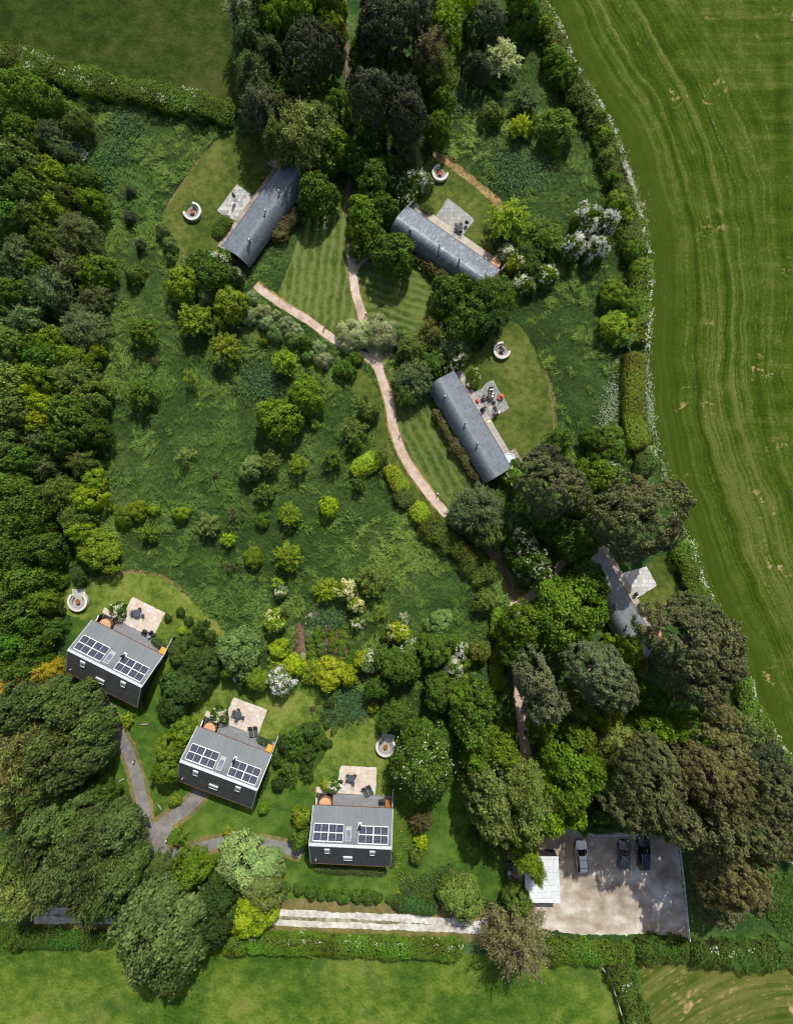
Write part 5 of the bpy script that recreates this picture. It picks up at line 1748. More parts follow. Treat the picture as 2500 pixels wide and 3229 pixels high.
proto('W', 'm', 2.4, 2.0, lambda s: crown_spray('crown', s, 2.4, 2.0, 80, 80, .36, droop=.5, aspect=.28, wind=(-.10, -.10, 0), thick=.12, rough=.5), 3)
proto('S', 'm', 2.4, 1.9, lambda s: crown_spray('crown', s, 2.4, 1.9, 62, 62, .26, lift=.7, aspect=.5, thick=.10), 4)
proto('S', 's', 1.2, 1.1, lambda s: crown_spray('crown', s, 1.2, 1.1, 34, 45, .18, lift=.7, aspect=.5, thick=.12), 3)
proto('N', 's', 1.2, 1.1, lambda s: crown_spray('crown', s, 1.2, 1.1, 18, 24, .17, lift=.7, aspect=.5, thick=.14), 2)
proto('C', 'b', 4.4, 5.0, lambda s: crown_spray('crown', s, 4.4, 5.0, 170, 95, .34, droop=.35, lift=.1, aspect=.3, thick=.09, rough=.6, dome=False), 1, M_needle)
proto('T', 'm', 2.5, 1.9, lambda s: crown_round('crown', s, 2.5, 1.9, 70, .55, 11000, .19, rough=.5, spread=.06), 2)
proto('D', 'm', 2.5, 2.6, lambda s: crown_round('crown', s, 2.5, 2.6, 60, .60, 9000, .19, rough=.6, spread=.08), 2)
proto('F', 'm', 2.2, 1.8, lambda s: petals('blossom', s, 2.2, 1.8, 1500, .16, nl=34, lr=.62), 2, M_petal)
proto('F', 's', 1.1, 1.0, lambda s: petals('blossom', s, 1.1, 1.0, 560, .13, nl=20, lr=.38), 2, M_petal)
proto('G', 'm', 2.2, 1.8, lambda s: petals('blossom', s, 2.2, 1.8, 520, .15, nl=34, lr=.62), 2, M_petal)
proto('G', 's', 1.1, 1.0, lambda s: petals('blossom', s, 1.1, 1.0, 250, .12, nl=20, lr=.38), 2, M_petal)
proto('G', 'b', 4.6, 3.4, lambda s: petals('blossom', s, 4.6, 3.4, 200, .17, nl=58, lr=1.1, per=2), 1, M_petal)

PAL = {'mid': ('mid-green', (.090, .165, .018)), 'bright': ('bright green', (.122, .205, .015)), 'ygreen': ('yellow-green', (.180, .265, .018)),
       'gold': ('golden green', (.27, .335, .014)), 'amber': ('amber gold', (.36, .27, .02)), 'dark': ('dark green', (.050, .098, .018)), 'deep': ('deep green', (.070, .138, .016)),
       'olive': ('olive', (.112, .158, .028)), 'polive': ('pale olive', (.175, .225, .055)), 'greyg': ('grey-green', (.108, .156, .054)), 'pale': ('pale green', (.17, .26, .080)),
       'brown': ('brown-green', (.100, .125, .038)), 'pine': ('dark grey-brown', (.112, .122, .046)), 'dpine': ('blackish green', (.056, .066, .030)), 'gpine': ('grey-green', (.125, .146, .070)),
       'bpine': ('brownish', (.138, .134, .048)), 'vari': ('pale variegated', (.26, .335, .12)), 'copper': ('copper', (.110, .092, .034)), 'sage': ('silvery green', (.31, .375, .175)),
       'lime': ('lime yellow', (.25, .35, .014)), 'hemlock': ('grey-brown', (.150, .145, .060)), 'dull': ('dull green', (.102, .150, .040)), 'plum': ('dark purplish', (.080, .105, .048))}
SPEC = {'R': ('broadleaf_tree', 'broadleaf tree', 'tree'), 'P': ('pine_tree', 'pine', 'tree'), 'W': ('willow_tree', 'feathery willow', 'tree'), 'S': ('young_tree', 'spiky young tree', 'tree'),
        'U': ('shrub', 'rounded shrub', 'shrub'), 'B': ('blossom_shrub', 'white-blossomed shrub', 'shrub'), 'E': ('blossom_shrub', 'blossom-dotted shrub', 'shrub'),
        'C': ('conifer_tree', 'open-branched conifer', 'tree'), 'T': ('clipped_shrub', 'dense dome-shaped shrub', 'shrub'), 'N': ('sapling', 'thin sapling', 'sapling'), 'D': ('dense_conifer', 'dense dark conifer', 'tree'),
        'H': ('chestnut_tree', 'horse chestnut with white candles', 'tree'), 'V': ('vegetable_plant', 'leafy vegetable plant', 'plant')}

# tile x y radius height kind colour, one line per plant; '#' opens a zone: phrase | anchor phrase | anchor tile x y
PLANTS = """
#in the dense wood|the pasture hedge|1 300 440
1 140 580 160 9 R mid
1 60 700 120 8 R olive
1 150 800 110 8 R mid
1 285 800 105 7 W plum
1 355 895 85 6 W greyg
1 110 950 130 9 R olive
1 30 1080 115 9 R dark
1 330 1060 105 7 R ygreen
1 180 1150 120 9 R mid
1 480 1070 100 6 R deep
1 535 1195 85 6 R bright
1 60 1310 130 9 R mid
1 200 1290 110 8 R olive
1 450 1370 140 9 W brown
1 330 1230 85 7 R ygreen
1 110 1500 130 9 W greyg
1 280 1450 100 8 R olive
1 250 1590 85 7 R bright
1 240 1020 90 7 R olive
1 100 1180 90 8 R mid
1 390 1180 80 7 R olive
4 60 80 110 9 W greyg
4 420 50 110 8 W brown
4 555 110 110 6 R bright
4 555 250 95 6 W brown
4 300 180 150 9 W greyg
4 60 260 115 9 R mid
4 150 390 130 9 W greyg
4 475 430 150 7 W greyg
4 310 520 85 7 R ygreen
4 70 540 120 9 R olive
4 190 560 90 8 R mid
4 260 620 100 8 R mid
4 420 620 85 7 R bright
4 580 570 42 4 R gold
4 540 640 55 5 R bright
4 230 730 95 8 R ygreen
4 250 900 75 8 R lime
4 250 1000 90 8 R lime
4 200 820 60 8 R lime
4 430 740 135 9 W olive
4 70 790 130 10 R polive
4 530 860 110 7 R olive
4 420 950 140 9 R mid
4 100 960 140 10 R olive
4 50 1130 130 10 R olive
4 240 1100 110 9 W greyg
4 545 1050 100 7 R deep
4 380 1110 105 8 R mid
4 140 1230 115 9 R mid
4 490 1230 100 7 W olive
4 280 1260 85 7 W greyg
4 60 1380 125 10 R mid
4 555 1350 75 5 R ygreen
4 340 1410 125 9 W olive
4 510 1450 100 6 R lime
4 160 1500 130 10 R deep
4 430 1560 110 7 W olive
4 470 1640 80 6 R ygreen
4 60 1600 140 10 R mid
7 120 60 150 10 R mid
7 80 250 150 10 R mid
7 245 240 110 9 R deep
7 140 400 140 9 R mid
7 50 480 110 9 R olive
7 230 540 105 7 R bright
7 110 640 140 9 R deep
7 280 725 80 5 W deep
7 70 790 130 9 R mid
7 195 800 100 7 R deep
7 130 930 120 8 R deep
7 235 900 60 5 R mid
7 300 960 62 9 C amber
7 210 1010 70 9 C amber
7 120 1060 75 9 C amber
7 35 1090 70 9 C amber
7 330 420 62 3.2 T bright
7 470 410 52 3 W dark
7 120 1190 160 13 R dull
7 300 1130 120 12 R dull
7 440 1180 140 12 R dull
7 560 1310 110 11 R dull
7 150 1390 190 15 W polive
7 350 1430 180 14 R dull
7 540 1440 110 12 R dull
7 90 1590 150 15 W hemlock
7 280 1600 130 14 W olive
#above the lower pasture|the grey fork|10 900 560
10 130 250 170 15 W polive
10 400 180 120 13 R dull
10 250 330 100 13 W olive
10 50 440 100 13 W polive
10 290 470 140 12 R dull
10 600 330 90 6 R deep
10 480 470 130 12 R dull
10 480 590 180 13 R dull
10 690 520 130 11 R dull
10 760 660 85 10 W dull
10 190 640 150 13 W dull
10 60 740 150 14 W polive
10 380 780 170 14 R dull
10 570 740 150 13 W dull
10 740 780 130 12 R dull
10 110 920 150 14 W polive
10 280 900 140 13 W polive
10 520 960 150 13 W dull
10 660 920 110 12 R dull
10 950 780 80 7 W dull
10 1135 770 105 8 R bright
10 1060 815 45 6 W copper
10 950 1130 270 16 R dull
10 880 1250 150 12 R polive
10 1030 1330 130 12 R dull
10 850 1050 130 13 W dull
10 1120 1170 110 12 R dull
10 1320 890 115 9 D dark
10 1300 1060 110 9 D dark
10 1230 1120 70 8 D dark
10 1460 740 165 6 T vari
10 1560 880 130 6 T polive
10 1490 1030 130 6 T lime
10 1580 760 90 5 T vari
10 160 1180 60 3 W deep
10 80 1190 70 3 R deep
#behind the upper cabins|the path junction|5 740 640
1 1440 60 130 13 W sage
1 1480 200 115 12 W greyg
1 1510 450 125 13 W greyg
1 1545 640 120 13 W gpine
1 1600 320 85 10 W greyg
1 1630 130 80 8 R bright
2 60 20 110 12 W greyg
2 280 70 140 11 R bright
2 450 50 100 10 R bright
2 480 180 75 8 R ygreen
2 330 300 185 14 P dpine
2 100 170 85 9 R bright
2 90 310 80 9 W greyg
2 250 560 130 7 R deep
2 420 570 110 6 R deep
2 300 450 80 6 R deep
2 280 770 195 13 W polive
2 160 830 110 12 W olive
2 400 730 120 12 W polive
2 180 650 80 10 W greyg
2 490 640 90 7 R mid
2 490 870 95 7 R bright
2 370 1140 118 7 R mid
2 430 980 70 5 R mid
2 800 60 200 15 P dpine
2 720 200 120 13 P dpine
2 960 60 130 13 P dpine
2 1140 140 130 12 W ygreen
2 1230 20 85 9 R lime
2 690 330 120 8 R deep
2 840 420 110 7 R deep
2 700 560 140 15 P dpine
2 860 560 105 12 P dpine
2 1040 350 130 13 C hemlock
2 1090 450 115 11 C olive
2 1120 600 70 6 R mid
2 910 680 125 14 P dpine
2 900 830 100 11 C brown
2 900 950 90 9 C dpine
2 1090 760 85 6 R bright
2 700 760 90 6 R bright
2 690 870 95 6 R deep
2 620 960 80 6 R deep
2 710 1060 115 7 R deep
2 800 1000 80 6 R deep
2 830 1130 70 4.5 E deep
2 920 1090 75 4.5 E mid
2 1000 1080 55 3.5 E pale
2 900 1180 60 4 E deep
2 650 1250 100 6 R bright
2 770 1230 85 6 R deep
2 670 1350 110 6 R bright
2 620 1480 55 3.5 R mid
2 820 1500 130 7 R mid
2 740 1430 70 5 R mid
#by the hay hedge|the straw strip|2 1300 1080
2 1370 130 110 7 R plum
2 1320 400 80 6 R plum
2 1480 350 112 5.5 S sage
2 1590 70 100 7 R deep
2 1610 590 88 4 S greyg
2 1410 680 65 3 R olive
2 1580 750 75 4 S lime
3 285 755 118 5 R mid
2 1510 1310 130 6 S ygreen
3 200 1400 130 5 W mid
3 100 1500 90 5 W deep
3 480 1310 90 5.5 B mid
3 380 1470 65 5 B mid
3 520 1480 70 5 B mid
3 590 1330 60 5 B greyg
3 130 60 60 3.6 R deep
3 215 165 58 3.4 R ygreen
3 250 255 62 3.2 S olive
3 285 350 75 3.8 R mid
3 345 445 80 4 R mid
3 400 560 58 3.2 S olive
3 450 655 66 3.4 S brown
3 540 715 52 3.2 R olive
3 560 815 60 3.4 R ygreen
3 590 945 58 3.2 S olive
3 620 1060 60 3.2 S mid
3 650 1195 66 3.6 R bright
3 690 1285 58 3.4 S ygreen
3 745 1480 62 3.4 R bright
3 775 1590 52 3 R ygreen
2 1495 1500 52 2.5 E sage
2 1590 1560 75 3.5 E bright
2 1610 1690 60 3 E bright
6 60 60 70 3.5 E ygreen
6 80 175 60 3 E bright
6 230 130 65 3.5 E bright
6 140 90 70 4 R deep
6 640 240 85 4 R bright
6 720 330 70 4 R mid
6 660 430 100 4 R ygreen
6 710 510 60 3.5 S pale
6 310 1110 95 5 S mid
6 600 1140 110 5 R mid
6 500 1100 70 4 R deep
#round the pink paths|the clipped pair|5 690 470
5 1150 250 115 8 R deep
5 1230 180 60 6 R mid
5 1410 230 140 8 W deep
5 1260 390 130 8 R deep
5 1400 400 100 7 W dark
5 1070 470 120 6 W olive
5 1180 530 120 6 W greyg
5 940 560 95 5 W olive
5 950 720 125 6 W greyg
5 1060 650 85 5 W deep
5 900 830 80 4.5 W olive
5 1110 600 40 3.5 E mid
5 1205 630 55 3.5 E mid
5 1150 660 45 3 E mid
5 600 475 102 3.4 T sage
5 760 470 104 3.6 T sage
5 690 480 62 3.2 T vari
5 840 470 55 3 T pale
5 60 530 20 1.5 R mid
5 100 980 40 2 R mid
4 1480 370 48 2.4 T sage
4 1490 265 45 2.4 T sage
5 55 345 48 2.4 T sage
5 75 410 42 2.2 T sage
5 130 360 28 1.6 T sage
5 130 470 50 2.4 T pale
5 190 420 44 2.4 T sage
5 235 500 50 2.4 T pale
5 255 455 40 2.2 T sage
5 330 605 42 2.2 T pale
5 385 560 42 2.2 T sage
5 410 630 48 2.4 T sage
5 310 540 50 3 R deep
5 545 690 58 2.6 R deep
5 595 620 48 2.2 R deep
5 1330 1500 150 9 W greyg
5 1240 1560 90 8 W greyg
5 1400 1600 90 8 W greyg
5 1530 1320 60 3 E bright
5 1400 1640 110 8 W olive
8 1620 290 115 7 E deep
8 1600 200 80 6 E deep
8 1690 380 80 6 E deep
5 1550 1250 40 2 R mid
#in the wild meadow|the path junction|5 740 640
1 465 735 75 5.0 R olive
1 770 1130 38 2.5 W plum
1 770 1290 42 2.5 W plum
1 830 1450 38 2.5 W plum
1 958 1360 36 2.5 T pale
1 1010 1450 40 2.5 T pale
1 1012 1528 24 1.9 T pale
4 800 120 55 3.2 R olive
4 1080 175 102 5.6 R ygreen
4 1152 392 112 5.6 S ygreen
4 1360 308 105 5.6 R ygreen
4 1270 130 110 6.2 R deep
4 1190 60 80 5.0 R deep
4 1320 50 62 5.0 E mid
4 1400 130 45 3.8 E greyg
4 1220 250 50 3.1 T sage
4 1110 65 40 3.1 T sage
4 840 462 95 5.0 S mid
4 1340 560 108 5.0 S ygreen
4 1310 615 55 4.0 S vari
4 1135 738 60 4.2 N ygreen
4 840 830 95 5.0 S mid
4 1100 1205 75 4.5 N polive
4 1495 1270 72 4.0 R pale
4 1600 1235 75 4.0 S olive
4 1570 1420 62 3.2 S deep
4 745 1555 64 2.8 T bright
4 822 1522 56 2.8 T ygreen
4 912 1520 33 1.9 T ygreen
4 1073 1540 45 2.5 T ygreen
4 1235 1605 75 3.8 S polive
4 1390 1540 70 3.8 N brown
4 1555 1582 42 2.0 T mid
4 885 1655 60 3.0 S bright
4 660 1500 34 1.8 N gold
4 920 640 35 1.9 N copper
4 1395 800 26 1.5 N copper
4 1280 1310 26 1.5 N copper
7 585 262 125 4.5 R ygreen
7 530 250 80 4.2 S ygreen
7 650 265 70 4.0 S ygreen
7 1355 190 48 2.5 S lime
7 1498 297 55 2.8 T ygreen
7 1360 350 50 2.8 N brown
5 185 640 82 5.0 S ygreen
5 305 835 105 6.2 R bright
5 150 980 122 6.9 R bright
5 365 1012 40 2.5 N ygreen
5 685 925 62 3.8 R olive
5 660 860 40 2.5 N olive
5 590 1050 100 4.5 N olive
5 600 1100 70 3.8 S deep
5 755 1185 68 4.0 N olive
5 262 1250 64 3.8 S ygreen
5 465 1215 66 3.8 S mid
5 625 1362 50 3.0 S olive
5 210 1545 74 3.8 S ygreen
5 443 1500 58 3.2 R lime
5 60 1420 70 3.8 S olive
8 205 290 90 4.5 S ygreen
8 10 300 45 2.5 T bright
8 140 442 46 2.8 N lime
8 160 500 38 2.5 E pale
8 430 490 82 3.8 S ygreen
8 545 490 62 3.8 B ygreen
8 610 575 48 3.2 B ygreen
8 700 430 108 5.0 S olive
8 125 675 64 3.8 E ygreen
8 190 610 48 3.2 N polive
8 612 690 42 2.5 E mid
8 755 630 48 2.5 N ygreen
8 860 735 64 3.8 E lime
8 915 830 58 3.8 E pale
8 890 660 34 2.5 E pale
8 1100 685 72 3.8 R pale
8 1080 840 108 6.2 R mid
8 1225 835 42 3.8 B bright
8 1195 930 66 4.4 B bright
8 640 905 50 3.1 R gold
8 695 915 60 3.8 E pale
8 855 930 122 6.9 R deep
8 740 1065 72 5.0 R deep
8 1110 1090 108 6.9 R deep
8 160 1020 84 4.0 B pale
8 150 840 58 3.2 R lime
8 130 925 52 3.0 S ygreen
8 240 940 70 3.2 R lime
8 350 970 80 3.2 S ygreen
8 450 985 88 3.5 R gold
8 560 995 62 3.2 R gold
8 345 1030 25 1.8 S ygreen
8 705 1187 32 1.9 T ygreen
8 840 1250 95 6.2 W deep
8 780 1290 60 5.0 W deep
8 770 760 30 2.0 S mid
8 1230 1000 45 3.0 S ygreen
8 1340 860 60 3.8 R olive
8 1370 560 62 3.8 R olive
8 1240 1040 60 3.8 W deep
8 480 1110 24 1.2 N ygreen
#round the cottages|the stone drive|11 600 1060
7 700 615 52 1.8 E deep
7 995 655 23 1 U dark
7 1070 622 26 1 U dark
7 1120 674 28 1 U dark
7 1077 730 22 .8 U lime
7 1195 715 55 3 S dark
7 1260 770 48 2.6 S dark
7 1150 800 55 3.4 R dark
7 1100 870 100 4.5 R dark
7 1195 930 105 4.5 R dark
7 1080 1060 115 5 R dark
7 1170 1040 80 4.5 R dark
7 1030 1170 90 4.5 R dark
7 1410 860 130 6 R pale
7 1515 1010 75 4 R bright
7 1360 960 50 4 R mid
7 755 1255 48 2 S ygreen
7 1090 1330 85 4.5 R bright
7 1000 1430 80 4.5 R bright
7 990 1560 85 5 R bright
7 1070 1440 60 4 R mid
7 1300 1235 50 1.8 E deep
7 1430 1050 30 2 R deep
7 830 1180 30 1.4 U deep
10 1035 368 34 1.5 U ygreen
10 1060 580 58 2.6 S bright
10 1352 552 40 1.8 S ygreen
10 1562 415 33 1.4 U bright
8 450 1160 32 1.4 U dark
8 478 1234 22 1 U dark
8 434 1290 21 1 U dark
8 388 1130 34 1.4 N dark
8 412 1235 34 1.4 N dark
8 525 1262 36 1.4 N dark
8 470 1332 24 1.2 N dark
8 375 1280 30 1.5 N dark
8 345 1190 20 1 N copper
8 185 1405 46 2.4 U dark
8 255 1350 52 2.6 S deep
8 335 1325 48 2.2 U dark
8 385 1390 44 2 S deep
8 437 1398 26 1.4 U dark
8 240 1440 60 2.6 S deep
8 325 1455 56 2.2 S dark
8 200 1540 58 2.6 S deep
8 310 1540 50 2.2 S dark
8 150 1635 42 2 U dark
8 225 1610 44 2 S deep
8 320 1590 40 2 S deep
8 140 1500 34 1.8 U dark
8 1003 1508 205 10 H mid
11 432 272 34 1.4 U gold
11 470 280 42 1.6 E deep
11 280 470 58 3.6 R ygreen
11 275 590 66 3.8 R mid
11 990 490 72 3 S copper
11 992 615 50 2.2 S lime
11 970 695 50 2.2 R olive
11 1290 650 48 2.2 N polive
11 58 415 32 1.4 U ygreen
11 1230 940 132 5.5 T polive
11 1160 900 70 4 R deep
11 190 890 28 1.3 U deep
11 262 900 32 1.4 U deep
11 340 915 38 1.5 U deep
11 408 922 36 1.5 U deep
11 462 930 28 1.3 U deep
11 532 936 42 1.5 U deep
11 610 936 38 1.5 U deep
11 680 942 42 1.5 U deep
11 735 946 28 1.3 U deep
11 805 955 22 1.1 U deep
11 1350 560 70 3.6 R deep
11 1440 640 60 3.6 R deep
#near the pines|the shed|s 970 870
6 275 1380 190 17 P pine
6 245 1250 120 14 P dpine
6 535 1330 120 9 R bright
6 600 1265 46 4.5 B mid
6 440 1470 90 8 R bright
6 800 1570 265 20 P pine
6 730 1470 150 18 P pine
9 390 190 150 9 R deep
9 250 120 100 8 R deep
9 360 630 225 13 R bright
9 470 450 130 10 R deep
9 80 720 130 10 R bright
9 60 860 100 9 R deep
9 540 980 195 18 P gpine
9 660 1100 110 15 P gpine
9 160 1010 135 18 P gpine
9 220 1160 130 17 P gpine
9 1090 800 250 20 P pine
9 1230 900 190 19 P pine
9 1150 1050 150 18 P pine
9 1120 650 140 18 P pine
9 690 850 100 8 R ygreen
9 740 960 80 7 R olive
9 430 1190 100 9 R olive
9 560 1230 90 9 R ygreen
9 850 1150 100 8 R deep
9 860 1300 115 10 R bright
9 1080 1350 150 11 R bright
9 660 1380 130 12 C polive
9 1250 1230 90 13 P bpine
9 1380 1330 120 15 P bpine
9 420 1340 115 10 R bright
9 200 1300 85 8 R bright
9 1280 1440 150 17 P bpine
9 90 1640 150 14 W polive
9 350 1500 140 13 R bright
9 880 1560 170 19 P pine
9 1180 1580 160 19 P bpine
9 1480 1500 150 18 P dpine
9 530 1600 110 11 R bright
9 1620 1640 130 18 P pine
12 140 350 150 14 W polive
12 130 480 130 12 R polive
12 340 300 150 13 R bright
12 380 430 85 10 R ygreen
12 230 440 110 12 R ygreen
12 560 150 100 9 C polive
12 830 330 200 22 P pine
12 1000 480 140 21 P pine
12 700 430 100 20 P pine
12 1230 250 190 22 P bpine
12 1540 320 180 21 P pine
12 1240 540 170 22 P pine
12 1440 530 190 21 P pine
12 1620 560 110 18 P pine
12 1330 800 190 20 P bpine
12 1250 990 120 14 P pine
12 1440 920 110 14 P pine
12 560 440 100 6 R deep
12 450 500 60 5 R deep
12 60 960 80 6 R olive
12 1685 690 45 3 B bright
12 50 1170 190 15 C hemlock
12 110 730 85 10 W ygreen
12 170 800 60 10 W ygreen
11 1420 470 130 11 R polive
11 1400 330 140 12 R polive
8 1300 1190 140 10 R mid
8 1320 1330 130 10 R mid
8 1210 1130 80 8 R bright
8 1450 1430 130 11 R bright
8 1330 1480 100 10 R bright
8 1380 1600 140 12 R polive
8 1510 1560 120 12 W polive
#in the vegetable plot|the rubble heap|g 790 265
g 740 500 60 .8 V pale
g 740 590 55 .8 V mid
g 760 680 60 .8 V mid
g 770 760 65 .9 V bright
g 770 850 65 .9 V mid
g 660 800 45 .8 V sage
g 830 510 50 .8 V bright
g 870 590 60 .9 V mid
g 900 660 55 .8 V pale
g 890 750 60 .9 V mid
g 870 440 50 .8 V bright
g 920 520 45 .8 V mid
g 910 830 45 .7 V deep
g 1040 500 52 .8 V bright
g 1040 570 48 .7 V bright
g 1040 650 52 .8 V mid
g 1030 720 46 .7 V mid
g 1020 810 42 .7 V bright
g 1180 510 62 .8 V bright
g 1165 610 55 .7 V bright
g 1170 690 55 .7 V mid
g 1165 760 52 .7 V mid
g 1160 830 50 .7 V bright
g 1300 650 55 .7 V mid
g 1310 740 50 .7 V deep
g 1290 830 60 .8 V mid
g 1270 900 55 .8 V deep
"""

ORD = ['', 'second ', 'third ', 'fourth ', 'fifth ', 'sixth ', 'seventh ', 'eighth ', 'ninth ', 'tenth ', 'eleventh ', 'twelfth ', 'thirteenth ', 'fourteenth ', 'fifteenth ', 'sixteenth ', 'seventeenth ', 'eighteenth ', 'nineteenth ', 'twentieth ']
rows, zone = [], None
for ln in PLANTS.strip().splitlines():
    if ln[0] == '#':
        ph, an, xy = ln[1:].split('|')
        tl, ax_, ay_ = xy.split()
        zone = (ph, an, W(tl, float(ax_), float(ay_)))
        continue
    tl, x, y, r, h, k, c = ln.split()
    rows.append((tl, float(x), float(y), float(r), float(h), k, c, zone))
groups = {}
info = []
for i, (tl, x, y, r, h, k, c, zn) in enumerate(rows):
    hb = 0.0 if (k in 'UTVBEN' or h < 3.5) else (.22 * h if k not in 'PC' else .35 * h)
    if k in 'CD': hb = .03 * h
    if k == 'P': hb = .48 * h
    zc = hb + (h - hb) * (.42 if k != 'C' else .3)
    px, py = W(tl, x, y, zc)
    R = LEN(tl, r, zc)
    size = 'large' if R > 3.6 else 'medium' if R > 1.9 else 'small'
    cn, rgb = PAL[c]
    desc = size + ' ' + cn + ' ' + SPEC[k][1]
    info.append((px, py, R, h, hb, k, c, desc, zn))
    groups.setdefault((zn[0], desc), []).append((math.hypot(px - zn[2][0], py - zn[2][1]), i))
label_of = {}
for (ph, desc), L in groups.items():
    L.sort()
    for q, (d, i) in enumerate(L):
        an = info[i][8][1]
        label_of[i] = desc + ' ' + ph if len(L) == 1 else '%s %s, %snearest %s' % (desc, ph, ORD[q], an)

rs = np.random.RandomState(77)
FAM = {'R': 'R', 'U': 'R', 'B': 'R', 'E': 'R', 'H': 'R', 'V': 'R', 'P': 'P', 'W': 'W', 'S': 'S', 'N': 'N', 'C': 'C', 'T': 'T', 'D': 'D'}
nth = {}
for i, (x, y, R, h, hb, k, c, desc, zn) in enumerate(info):
    fam = FAM[k]
    sizes = [s for s in 'sbm' if (fam, s) in PROTO]
    sz = min(sizes, key=lambda s: abs(math.log(R / PROTO[fam, s][0])))
    R0, V0, L = PROTO[fam, sz]
    q = nth[fam, sz] = nth.get((fam, sz), -1) + 1
    rgb = np.array(PAL[c][1]) * rs.uniform(.86, 1.16) * (1 + rs.normal(0, .05, 3))
    nm, _, cat = SPEC[k]
    zr_ = rs.uniform(0, 6.283)
    hgt = h - hb
    V = hgt / 1.30 if hb == 0 or k == 'C' else hgt / 1.28
    if k == 'C': V = hgt / 1.6
    grp = {'tree': 'trees ', 'shrub': 'shrubs ', 'sapling': 'saplings ', 'plant': 'plants '}[cat] + zn[0]
    root = None
    simple = k in 'UVT' or (k in 'RS' and R < 1.3) or h < 2.0 and k not in 'BEN'
    cr = bpy.data.objects.new('crown' if not simple else nm, L[q % len(L)])
    COL.objects.link(cr)
    zcen = h - V * 1.02
    cr.scale = (R / R0, R / R0 * rs.uniform(.92, 1.08), V / V0)
    cr.color = (*[float(max(.004, v)) for v in rgb], 1)
    if simple:
        cr.location = (x, y, zcen)
        cr.rotation_euler = (0, 0, zr_)
        tag(cr, label_of[i], cat, grp)
        continue
    root = thing(nm, label_of[i], cat, (x, y, 0), zr_, grp)
    cr.parent = root
    cr.location = (0, 0, zcen)
    tm = (PINE_TRUNKS if k == 'P' else TRUNKS)
    tk = bpy.data.objects.new('trunk', tm[q % len(tm)])
    COL.objects.link(tk)
    tk.parent = root
    tk.scale = (R * .95, R * .95, h * .93)
    if k in 'BEH':
        f = 'F' if k == 'B' else 'G'
        zs = [s for s in 'smb' if (f, s) in PROTO]
        fs = min(zs, key=lambda s: abs(math.log(R / PROTO[f, s][0])))
        fr0, fv0, FL = PROTO[f, fs]
        bl = bpy.data.objects.new('blossom', FL[q % len(FL)])
        COL.objects.link(bl)
        bl.parent = root
        bl.location = (0, 0, zcen + .05)
        bl.scale = (R / fr0 * 1.02, R / fr0 * 1.02, V / fv0 * 1.04)
        bl.color = (.80, .78, .62, 1) if k == 'E' else (.82, .82, .76, 1)
        if c in ('lime', 'ygreen') and k in 'EB': bl.color = (.80, .76, .42, 1)

